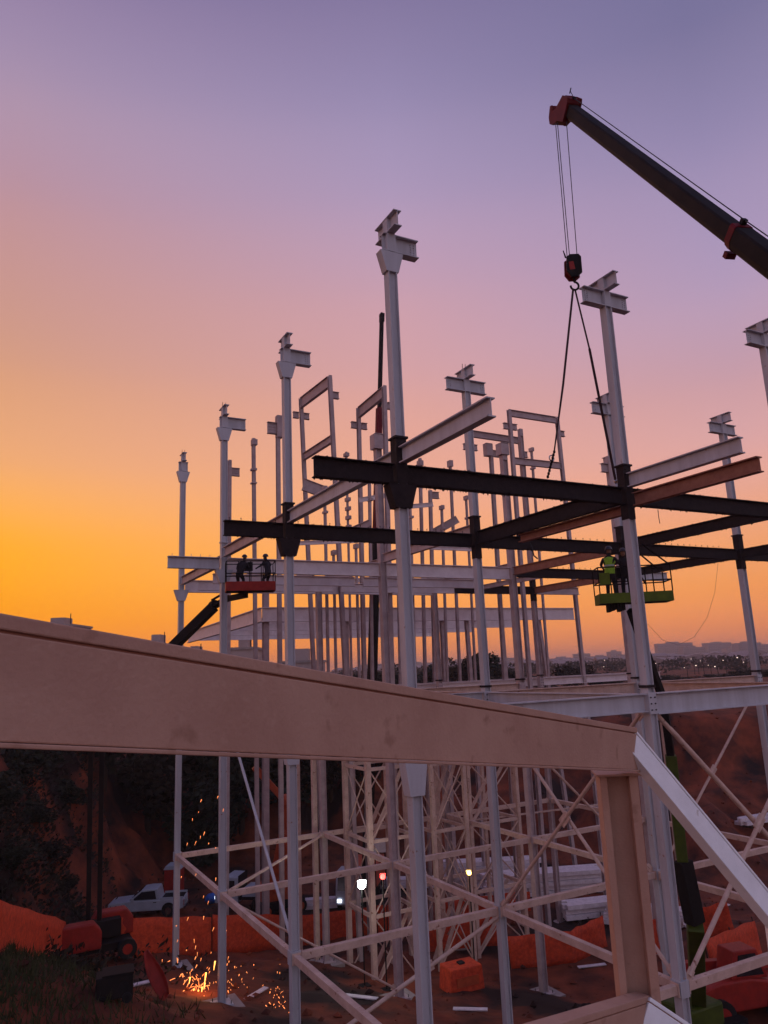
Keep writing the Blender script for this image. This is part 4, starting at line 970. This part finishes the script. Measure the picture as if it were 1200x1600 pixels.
# orange plastic netting, each span a thing
def net(label, pts, h, lean=0, group='orange netting spans'):
    P3 = [PG(*p) for p in pts]; o = P3[0].copy()
    t = thing('safety_net', label, 'safety net', loc=o, group=group)
    q = MB(); vs = []; fs = []; NS = 14 * (len(P3) - 1); rows = 4; k = 0
    for s_ in range(NS + 1):
        u = s_ / NS * (len(P3) - 1); i = min(int(u), len(P3) - 2); p = P3[i].lerp(P3[i + 1], u - i) - o
        sag = .07 * math.sin(math.pi * ((u * 2.5) % 1))
        for r_ in range(rows + 1):
            f = r_ / rows; wob = .045 * math.sin(s_ * .9 + r_ * 1.3) + .02 * random.uniform(-1, 1)
            vs.append(p + Vector((-lean * f + wob * .4, wob, -.15 + (h + .15 - sag) * f)))
    for s_ in range(NS):
        for r_ in range(rows): a = s_ * (rows + 1) + r_; fs.append((a, a + 1, a + rows + 2, a + rows + 1))
    ob = q.add(vs, fs).build('mesh_sheet', 'net_orange', t, smooth=True)
    so = ob.modifiers.new('thick', 'SOLIDIFY'); so.thickness = .015
    for k in range(3 * (len(P3) - 1)):
        u = k / (3 * (len(P3) - 1) - .999) * (len(P3) - 1) * .995; i = min(int(u), len(P3) - 2); p = P3[i].lerp(P3[i + 1], u - i); p.z = ground(p.x, p.y); p -= o
        MB().tube(p + Vector((0, .12, -.2)), p + Vector((-lean, .12, h + .1)), .03, n=6).build('stake', 'bark', t)
net('orange netting behind the red lift base, far left', [(-10, 1500), (100, 1505)], 1.9)
net('orange netting strip below the white pickup', [(185, 1498), (330, 1490)], 1.9)
net('orange netting between third and second flared columns', [(332, 1487), (440, 1482)], 1.9)
net('orange netting left of the tallest column behind the tower', [(470, 1478), (620, 1458)], 1.7)
net('orange netting right of the tallest column', [(668, 1490), (790, 1475)], 1.7)
net('bright orange netting sagging below the long strut', [(800, 1515), (900, 1505), (950, 1480)], 1.7, .2)
net('orange netting between post and hook column', [(985, 1500), (1045, 1490)], 1.8)
net('orange netting behind the pale steel stacks right of centre', [(690, 1440), (830, 1425)], 1.3)
net('crumpled orange netting on the red bank under the white stringer', [(1090, 1470), (1150, 1455)], 1.6, .5)
net('orange netting by the red machine at right', [(1120, 1540), (1195, 1500)], 1.9, .4)
bb_ = PG(722, 1545); t = thing('plastic_barrier', 'square orange plastic barrier block right of the tallest column foot', 'barrier', loc=bb_, rz=-YAW + R(25))
MB().prism([(-.95, 0), (.95, 0), (.85, 1.1), (-.85, 1.1)], -.6, .6).build('block', 'net_orange', t, bevel=.06); MB().mm(-.6, .6, -.64, -.6, .3, .7).build('recess_panel', 'lift_orange', t); MB().mm(-.15, .15, -.15, .15, 1.1, 1.18).build('filler_cap', 'black_rubber', t)
tp = PG(262, 1568); t = thing('tarp_sheet', 'curled red plastic sheet leaning by the leftmost column foot', 'tarpaulin', loc=tp, rz=-YAW)
vs = []; fs = []
for i in range(9):
    for k in range(6):
        u, v_ = i / 8, k / 5; vs.append((-.9 * u + .5 * (v_ - .5) * math.sin(math.pi * (u * .9 + .08)) - .1, .35 * math.sin(v_ * 2.4) + .2 * u, 1.75 * u + .25 * v_ * (1 - u)))
for i in range(8):
    for k in range(5): a = i * 6 + k; fs.append((a, a + 1, a + 7, a + 6))
o = MB().add(vs, fs).build('sheet', 'lift_red', t, smooth=True); o.modifiers.new('t', 'SOLIDIFY').thickness = .02
gen = PG(178, 1565); t = thing('site_generator', 'small grey generator with pale lid beside the red lift base', 'generator', loc=gen, rz=-YAW + R(20))
MB().mm(-.6, .6, -.4, .4, .15, .85).build('housing', 'boom_dark', t, bevel=.04); MB().mm(-.4, .62, -.42, .42, .86, .92).build('lid', 'boom_dark', t); MB().disc((.3, -.41, .5), .16, .03, 'Y', 14).build('fan_grille', 'black_metal', t); wheels(t, (-.4, .4), .42, .16, .1, 'black_metal')

# ------------------------------------------------------------------ sparks
sp0 = PG(316, 1552)
spk = MB(); hot = MB()
def streak(mb, x, y, d, ln, r, ang=0):
    r *= .72; p = P(x, y, d); mb.tube(p - sp0, P(x + ln * math.sin(ang), y + ln * math.cos(ang), d) - sp0, r, r * .35, n=5)
dS = (sp0 - Vector((0, 0, EYE))).dot(CF)
rs = random.Random(5)
for k in range(46):
    streak(spk, rs.gauss(306, 24), min(1560, rs.gauss(1528, 26)), dS + rs.uniform(-1, 1), rs.uniform(1, 7), rs.uniform(.014, .034), rs.gauss(-.15, .4))
for k in range(26):
    streak(spk, rs.gauss(316, 26), rs.uniform(1240, 1500), dS + rs.uniform(-1.2, 1.2), rs.uniform(2, 7), rs.uniform(.014, .03), rs.gauss(-.25, .12))
for k in range(22):
    streak(spk, rs.gauss(358, 10), rs.gauss(1525, 22), dS + rs.uniform(-1, 1), rs.uniform(1, 4), rs.uniform(.012, .028), rs.gauss(0, .5))
for k in range(26):
    streak(spk, rs.gauss(436, 10), rs.gauss(1563, 14), dS - 2 + rs.uniform(-1, 1), rs.uniform(1, 4), rs.uniform(.012, .030), rs.gauss(0, .5))
for k in range(16):
    streak(spk, rs.uniform(370, 440), rs.uniform(1500, 1560), dS + rs.uniform(-1, 1), rs.uniform(1, 4), rs.uniform(.012, .02), rs.gauss(0, .4))
for x, y, ln in ((322, 1520, 20), (336, 1502, 14), (297, 1527, 10), (303, 1545, 9), (310, 1547, 8), (316, 1543, 9), (320, 1536, 10), (299, 1548, 6)):
    streak(hot, x, y, dS, ln, .05, -.15)
for k in range(34):                                  # curved trails thrown out from the cut
    vx, vz, vy = rs.gauss(.1, .9), rs.uniform(.6, 3.4), rs.gauss(0, .6); c_ = P(311, 1545, dS) - sp0; pts = []
    t0 = rs.uniform(.02, .45); t1 = t0 + rs.uniform(.05, .16)
    for q in range(5):
        tt = t0 + (t1 - t0) * q / 4; pts.append(c_ + Vector((vx * tt * 1.6, vy * tt, vz * tt - 4.9 * tt * tt * .8)))
    spk.path(pts, rs.uniform(.006, .013), 4)
o = thing('welding_sparks', 'glowing orange shower of cutting sparks between the two left columns', 'sparks', loc=sp0)
tag(spk.build('sparks', 'spark', o), kind='stuff'); tag(hot.build('hot_core', 'spark_hot', o), kind='stuff')
l = bpy.data.lights.new('spark_light', 'POINT'); l.energy = 55; l.color = (1, .42, .12); l.shadow_soft_size = .3
lo = bpy.data.objects.new('spark_light', l); C.objects.link(lo); lo.parent = o; lo.location = (0, -.3, .8)

# ------------------------------------------------------------------ wires
def wire(label, pts, r=.012):
    t = thing('hanging_cable', label, 'cable', loc=pts[0]); MB().path([p - pts[0] for p in pts], r, 5).build('strand', 'rope', t)
cp = [(1122, 880), (1117, 925), (1105, 965), (1085, 995), (1060, 1008), (1035, 1000), (1012, 975)]
wire('thin black cable looping down at right of the green basket', [P(x, y, b=GB[1] - .1) for x, y in cp], .007)
wire('short loose cable under the dark beam near the crouching worker', [P(x, y, b=GB[1] - .3) for x, y in ((828, 848), (832, 858), (834, 868), (840, 873))], .03)
wire('thin cable dangling below the upper dark beam right of the hook column', [P(x, y, b=GB[0]) for x, y in ((1028, 796), (1029, 806), (1031, 818))], .012)

# ------------------------------------------------------------------ vegetation
def leaf_mesh(name, n, rx, ry, rz, size, seed, m, lobes=9):
    rn = random.Random(seed); L = []
    for k in range(lobes):
        while True:
            v = Vector((rn.uniform(-1, 1), rn.uniform(-1, 1), rn.uniform(-1, 1)))
            if v.length < 1: break
        L.append((Vector((v.x * rx * .75, v.y * ry * .75, v.z * rz * .8)), rn.uniform(.28, .55)))
    vs = []; fs = []
    for k in range(n):
        c, s_ = rn.choice(L); d = Vector((rn.gauss(0, 1), rn.gauss(0, 1), rn.gauss(0, 1))).normalized() * rn.uniform(.5, 1) ** .5 * s_
        p = c + Vector((d.x * rx, d.y * ry, d.z * rz)); q = Vector((rn.gauss(0, 1), rn.gauss(0, 1), rn.gauss(0, 1))).normalized()
        u = q.orthogonal().normalized() * size * rn.uniform(.5, 1.2); w_ = q.cross(u) * .6
        o = len(vs); vs += [p - u, p + w_, p + u, p - w_]; fs.append((o, o + 1, o + 2, o + 3))
    me = bpy.data.meshes.new(name); me.from_pydata(vs, [], fs); me.materials.append(MATS[m]); return me
CROWN = [leaf_mesh('crown', 2600, 1, 1, 1, .085, s_, 'foliage', 12) for s_ in (1, 2, 3)] + [leaf_mesh('crown', 2200, 1, 1, 1, .09, 9, 'foliage_warm', 10)]
def trunk_mesh(seed):
    rn = random.Random(seed); q = MB(); q.tube((0, 0, -.3), (.03, .02, .55), .055, .035, 8)
    for k in range(6):
        t = rn.uniform(0, 6.28); q.tube((.02, .01, rn.uniform(.3, .5)), (.45 * math.cos(t), .45 * math.sin(t), rn.uniform(.7, 1.1)), .022, .008, 6)
    me = q.mesh('trunk'); me.materials.append(MATS['bark']); return me
TRUNK = [trunk_mesh(s_) for s_ in (1, 2)]
def tree(label, loc, h, wd, k, group, name='tree', trunkf=.3):
    t = thing(name, label, 'tree', loc=loc, rz=random.uniform(0, 6), group=group)
    o = bpy.data.objects.new('crown', CROWN[k % 4]); C.objects.link(o); o.parent = t; rzv = h * (1 - trunkf) / 2; o.location = (0, 0, h - rzv); o.scale = (wd / 2, wd / 2, rzv)
    o = bpy.data.objects.new('trunk', TRUNK[k % 2]); C.objects.link(o); o.parent = t; o.scale = (h * .6,) * 3
ORD = ['leftmost', 'second', 'third', 'fourth', 'fifth', 'sixth', 'seventh', 'eighth', 'ninth', 'tenth', 'eleventh', 'twelfth', 'thirteenth', 'fourteenth', 'fifteenth', 'sixteenth', 'seventeenth', 'eighteenth']
for k, (px, d, h, wd) in enumerate(((20, 58, 5.5, 7), (95, 62, 7, 9), (165, 66, 10, 9), (235, 70, 10, 10), (305, 68, 9, 9), (372, 72, 10, 10), (440, 74, 9, 10), (505, 76, 9, 9), (575, 78, 9, 9))):
    s_ = (px - 600) / FPX * d; a, b = ab(s_, d)
    tree('%s dark tree from the left on the shaded bank behind the pit' % ORD[k], (a, b, ground(a, b) - .3), h, wd, k, 'trees on the bank', trunkf=.12)
for k, (px, d, h, wd) in enumerate(((540, 118, 5.5, 7), (600, 120, 6, 8), (655, 122, 6.5, 8), (705, 112, 8.0, 6), (735, 118, 8.0, 8), (772, 125, 5, 7), (832, 128, 3.6, 8), (878, 120, 5.6, 7), (925, 126, 3.8, 8), (972, 140, 3.0, 8), (1012, 150, 2.4, 7), (1050, 135, 2.4, 7), (1100, 150, 2.2, 8), (1140, 145, 3.0, 9), (1185, 140, 2.8, 7))):
    s_ = (px - 600) / FPX * d; a, b = ab(s_, d)
    tree('%s tree in the row along the far field edge' % ORD[k], (a, b, ground(a, b) - .2), h, wd, k, 'trees along the far field')
for k, (px, py, h, wd) in enumerate(((8, 1262, 2.6, 4), (40, 1225, 3.2, 4.5), (62, 1300, 2.2, 3.2), (88, 1345, 1.8, 3.0), (22, 1352, 1.6, 2.8), (110, 1270, 3.0, 4.2), (100, 1395, 1.2, 2.0))):
    p = PG(px, py); tree('%s dark shrub from the left edge on the steep left bank' % ['first', 'second', 'third', 'fourth', 'fifth', 'sixth', 'seventh'][(0, 2, 3, 4, 1, 6, 5)[k]], p - Vector((0, 0, .2)), h, wd, k + (k > 3), 'shrubs on the left bank', name='shrub', trunkf=.05)
# far wooded band and hillside
def blob_wood(label, d0, d1, px0, px1, n, hmin, hmax, m, seed):
    rn = random.Random(seed); vs = []; fs = []
    for k in range(n):
        d = rn.uniform(d0, d1); px = rn.uniform(px0, px1); s_ = (px - 600) / FPX * d; a, b = ab(s_, d); h = rn.uniform(hmin, hmax); wd = h * rn.uniform(.9, 1.8); g = ground(a, b)
        for q in range(70):
            v = Vector((rn.gauss(0, .38) * wd, rn.gauss(0, .38) * wd, (.5 + rn.uniform(-.5, .5)) * h)); c_ = Vector((a, b, g)) + v
            nn = Vector((rn.gauss(0, 1), rn.gauss(0, 1), rn.gauss(0, 1))).normalized(); u = nn.orthogonal().normalized() * h * rn.uniform(.08, .18); w_ = nn.cross(u)
            o = len(vs); vs += [c_ - u, c_ + w_, c_ + u, c_ - w_]; fs.append((o, o + 1, o + 2, o + 3))
    o = MB().add(vs, fs).build('far_wood', m); tag(o, label, 'trees', kind='stuff')
blob_wood('distant band of trees in front of the town', 260, 620, 480, 1400, 230, 2.5, 5.5, 'foliage_warm', 3)

# ------------------------------------------------------------------ town and buildings behind
def building(label, a, b, wx, wy, h, seed, m, rz=0, group='distant town buildings', win=True):
    rn = random.Random(seed); g = ground(a, b) - 1
    t = thing('town_building', label, 'building', loc=(a, b, g), rz=rz, group=group)
    MB().mm(-wx / 2, wx / 2, -wy / 2, wy / 2, 0, h + 1).build('wall', m, t)
    r_ = MB().mm(-wx / 2 - .3, wx / 2 + .3, -wy / 2 - .3, wy / 2 + .3, h + 1.0, h + 1.5).build('roof', 'concrete', t)
    MB().mm(-wx * .2, wx * .15, -wy * .2, wy * .2, h + 1.5, h + 1.5 + rn.uniform(1.5, 3.5)).build('stair_head', m, r_)
    MB().tube((wx * .2, 0, h + 1.5), (wx * .2, 0, h + 1.5 + rn.uniform(2, 4)), .12, n=5).build('mast', 'black_metal', r_)
    if win:
        fl = max(2, int(h / 3.2)); q = MB()
        for f in range(fl):
            n_ = max(2, int(wx / 3.5))
            for k in range(n_):
                x = -wx / 2 + wx * (k + .5) / n_; q.mm(x - .7, x + .7, -wy / 2 - .06, -wy / 2 - .01, 1.8 + f * 3.2, 3.2 + f * 3.2)
        tag(q.build('windows', 'glass_dark', t), kind='stuff')
rn = random.Random(21)
TOWN = [(575, 8, 24, 'low hazy block behind the foot of the narrow tall portal'), (640, 9, 30, 'hazy block hidden behind the foot of the tallest column'),
 (672, 7, 20, 'small hazy block just right of the tallest column foot'), (708, 9, 26, 'hazy block behind the two dark trees left of the central column'),
 (772, 10, 22, 'hazy block just right of the central cross-headed column'), (800, 7, 18, 'narrow hazy block left of the thick inner column foot'),
 (862, 8, 26, 'hazy block between the inner right column and the right portal leg'), (893, 11, 16, 'slim hazy block touching the right portal leg'),
 (921, 8, 20, 'hazy block just right of the right portal leg'), (943, 13, 11, 'slim taller hazy block midway between portal leg and hook column'),
 (968, 9, 22, 'hazy block close left of the hook column foot'), (1035, 21, 34, 'broad stepped hazy block close right of the hook column'),
 (1062, 12, 22, 'low wing right of the broad stepped hazy block'), (1082, 9, 20, 'lowest hazy block between the two tall town blocks'),
 (1101, 22, 26, 'tallest hazy town block, left of the far right column'), (1126, 12, 20, 'hazy block stepping down right of the tallest town block'),
 (1146, 17, 22, 'hazy block nearly touching the far right column on its left'), (1164, 14, 14, 'slim hazy block just behind the far right column'),
 (1196, 15, 22, 'hazy block at the right picture edge beyond the far right column')]
for k, (px, h, wx, lab) in enumerate(TOWN):
    d = 1200 + 240 * rn.random(); s_ = (px - 600) / FPX * d; a, b = ab(s_, d)
    building(lab, a, b, wx * 1.8, rn.uniform(14, 22), h * 1.15 + 1, k, 'plaster' if k % 2 else 'plaster_two', -YAW + rn.uniform(-.3, .3))
q = MB()
for k in range(240):
    d = rn.uniform(450, 1300); px = rn.uniform(520, 1330); s_ = (px - 600) / FPX * d; a, b = ab(s_, d); g = ground(a, b); x_, y_, h_ = rn.uniform(4, 9), rn.uniform(4, 7), rn.uniform(2.5, 5)
    mt = Matrix.Translation((a, b, g)) @ Matrix.Rotation(rn.uniform(0, 3), 4, 'Z')
    q.mm(-x_, x_, -y_, y_, -.5, h_, mt); q.prism([(-x_ - .4, h_), (x_ + .4, h_), (0, h_ + 2)], -y_ - .4, y_ + .4, mt)
tag(q.build('far_houses', 'plaster_two'), 'tiny distant houses merging into one band below the skyline', 'houses', kind='stuff')
def sky_bld(label, px, ytop, d, wpx, seed, cap=None):
    p = P(px, ytop, d); g = ground(p.x, p.y); building(label, p.x, p.y, wpx * d / FPX, 12, p.z - g - .5 - random.Random(seed).uniform(1.5, 3.5), seed, 'plaster', -YAW, 'buildings on the left skyline')
sky_bld('flat-topped tower block just above the brown beam at far left', 98, 966, 190, 62, 3)
sky_bld('low block peeping over the brown beam left of the leftmost column', 249, 992, 200, 40, 5)
sky_bld('dark block seen between leftmost and third flared columns', 308, 1010, 170, 30, 6)
sky_bld('dark block right of the third flared column under the platform', 384, 998, 160, 40, 8)
sky_bld('dark low block under the rear platform left of the inner left column', 474, 1014, 170, 60, 10)
LAMPS = [(948, 1032, 'upper lamp of the pair right of the right portal leg'), (947, 1042, 'lower lamp of the pair right of the right portal leg'), (913, 1048, 'single lamp beside the right portal leg'),
 (1028, 1037, 'single lamp close right of the hook column'), (1083, 1030, 'lamp left of the tallest town block, top row'), (1098, 1033, 'lamp under the tallest town block'), (1091, 1043, 'brightest lamp in the middle of the town'),
 (1133, 1032, 'upper lamp midway to the far right column'), (1155, 1028, 'highest lamp left of the far right column'), (1165, 1035, 'lamp nearest the far right column'), (1122, 1051, 'right lamp of the low pair'), (1111, 1048, 'left lamp of the low pair'), (1075, 1058, 'lowest lamp, near the field edge')]
for k, (px, py, lab) in enumerate(LAMPS):
    d = 225 if py < 1050 else 190
    p = P(px, py, d); g = ground(p.x, p.y); t = thing('street_lamp', 'twinkling street lamp: ' + lab, 'street lamp', loc=(p.x, p.y, g), group='lit street lamps in the town')
    H = max(2.5, p.z - g); rr = d * (.0007 if k in (6, 8, 10) else .00045)
    MB().tube((0, 0, 0), (0, 0, H), .1, .06, 6).build('post', 'black_metal', t); MB().tube((0, 0, H), (-.9, 0, H + .2), .06, n=5).build('arm', 'black_metal', t); MB().ball((-.9, 0, H + .1), rr, rr, rr * .7, 8).build('lamp_head', 'lamp_town', t)

rn = random.Random(31); q = MB()
for k in range(2600):
    px = rn.uniform(-40, 1240); d = rn.uniform(24, 86); s_ = (px - 600) / FPX * d; a, b = ab(s_, d); r_ = .05 + .22 * rn.random() ** 3
    vs = [(a + r_ * rn.uniform(.6, 1.2) * x, b + r_ * rn.uniform(.6, 1.2) * y, ground(a, b) + r_ * (.3 + rn.uniform(.4, .8) * z)) for x, y, z in ((1, 0, 0), (-1, 0, 0), (0, 1, 0), (0, -1, 0), (0, 0, 1), (0, 0, -1))]
    q.add(vs, [(0, 2, 4), (2, 1, 4), (1, 3, 4), (3, 0, 4), (2, 0, 5), (1, 2, 5), (3, 1, 5), (0, 3, 5)])
tag(q.build('soil_clods', 'soil'), 'loose clods of red earth strewn over the pit', 'clods', kind='stuff')
for px, py, L_, ang, lab in ((925, 1512, 1.6, 10, 'pale plank on the soil just left of the post'), (735, 1580, 1.5, -8, 'pale plank on dark soil below the orange barrier block'), (395, 1560, 1.8, 60, 'pale plank on the soil between third and second flared columns'), (205, 1545, 1.4, 30, 'pale plank lying by the small generator'), (560, 1560, 1.8, -20, 'pale plank on the soil left of the tallest column foot'), (1125, 1420, 2.0, 35, 'pale plank on the red bank behind the white stringer')):
    p = PG(px, py); t = thing('timber_plank', lab, 'plank', loc=p + Vector((0, 0, .05)), rz=-YAW + R(ang), group='planks lying in the pit')
    MB().mm(-L_ / 2, L_ / 2, -.13, .13, 0, .05).build('board', 'pale_steel', t, bevel=.006); MB().mm(-L_ / 2 + .2, -L_ / 2 + .3, -.16, .16, -.06, -.001).build('batten', 'bark', t)
rn = random.Random(77); vs = []; fs = []
for k in range(26000):
    d = rn.uniform(34, 74); s_ = -.52 * d + abs(rn.gauss(0, .085)) * d; a, b = ab(s_, d)
    nz = noise.noise(Vector((a * .22, b * .22, 9)))
    if nz < -.05 + rn.uniform(-.12, .12): continue
    c_ = Vector((a, b, ground(a, b) + abs(rn.gauss(0, .35 + .6 * max(0, nz))))); nn = Vector((rn.gauss(0, 1), rn.gauss(0, 1), rn.gauss(0, 1))).normalized(); u = nn.orthogonal().normalized() * rn.uniform(.06, .22); w_ = nn.cross(u) * .5
    o = len(vs); vs += [c_ - u, c_ + w_, c_ + u, c_ - w_]; fs.append((o, o + 1, o + 2, o + 3))
tag(MB().add(vs, fs).build('undergrowth', 'foliage_warm'), 'tangled dark undergrowth covering the left bank', 'undergrowth', kind='stuff')
# grass on the near mound
rn = random.Random(8); vs = []; fs = []
for k in range(9000):
    s_ = rn.gauss(-14.5, 3.0); d = rn.gauss(25.5, 3.2); a, b = ab(s_, d); z = ground(a, b)
    h = rn.uniform(.15, .5); t = rn.uniform(0, 6.28); w_ = .03; lx, ly = rn.gauss(0, .15), rn.gauss(0, .15); o = len(vs)
    vs += [(a - w_ * math.cos(t), b - w_ * math.sin(t), z - .02), (a + w_ * math.cos(t), b + w_ * math.sin(t), z - .02), (a + lx, b + ly, z + h)]; fs.append((o, o + 1, o + 2))
m_ = MB(); m_.v = vs; m_.f = fs; tag(m_.build('grass', 'grass'), 'dark grass on the earth mound at the bottom left corner', 'grass', kind='stuff')

# ------------------------------------------------------------------ evening haze
hz = bpy.data.materials.new('haze'); hz.use_nodes = True; hz.node_tree.nodes.clear()
hv = hz.node_tree.nodes.new('ShaderNodeVolumePrincipled'); ho = hz.node_tree.nodes.new('ShaderNodeOutputMaterial')
hv.inputs['Color'].default_value = (.90, .84, .84, 1); hv.inputs['Density'].default_value = .00042; hv.inputs['Anisotropy'].default_value = .2
hz.node_tree.links.new(hv.outputs[0], ho.inputs['Volume'])
MATS['haze'] = hz
tag(MB().mm(-2700, 2700, -2700, 2700, -6, 46.5).build('haze', 'haze'), 'thin evening haze over the whole scene', 'haze', kind='stuff')
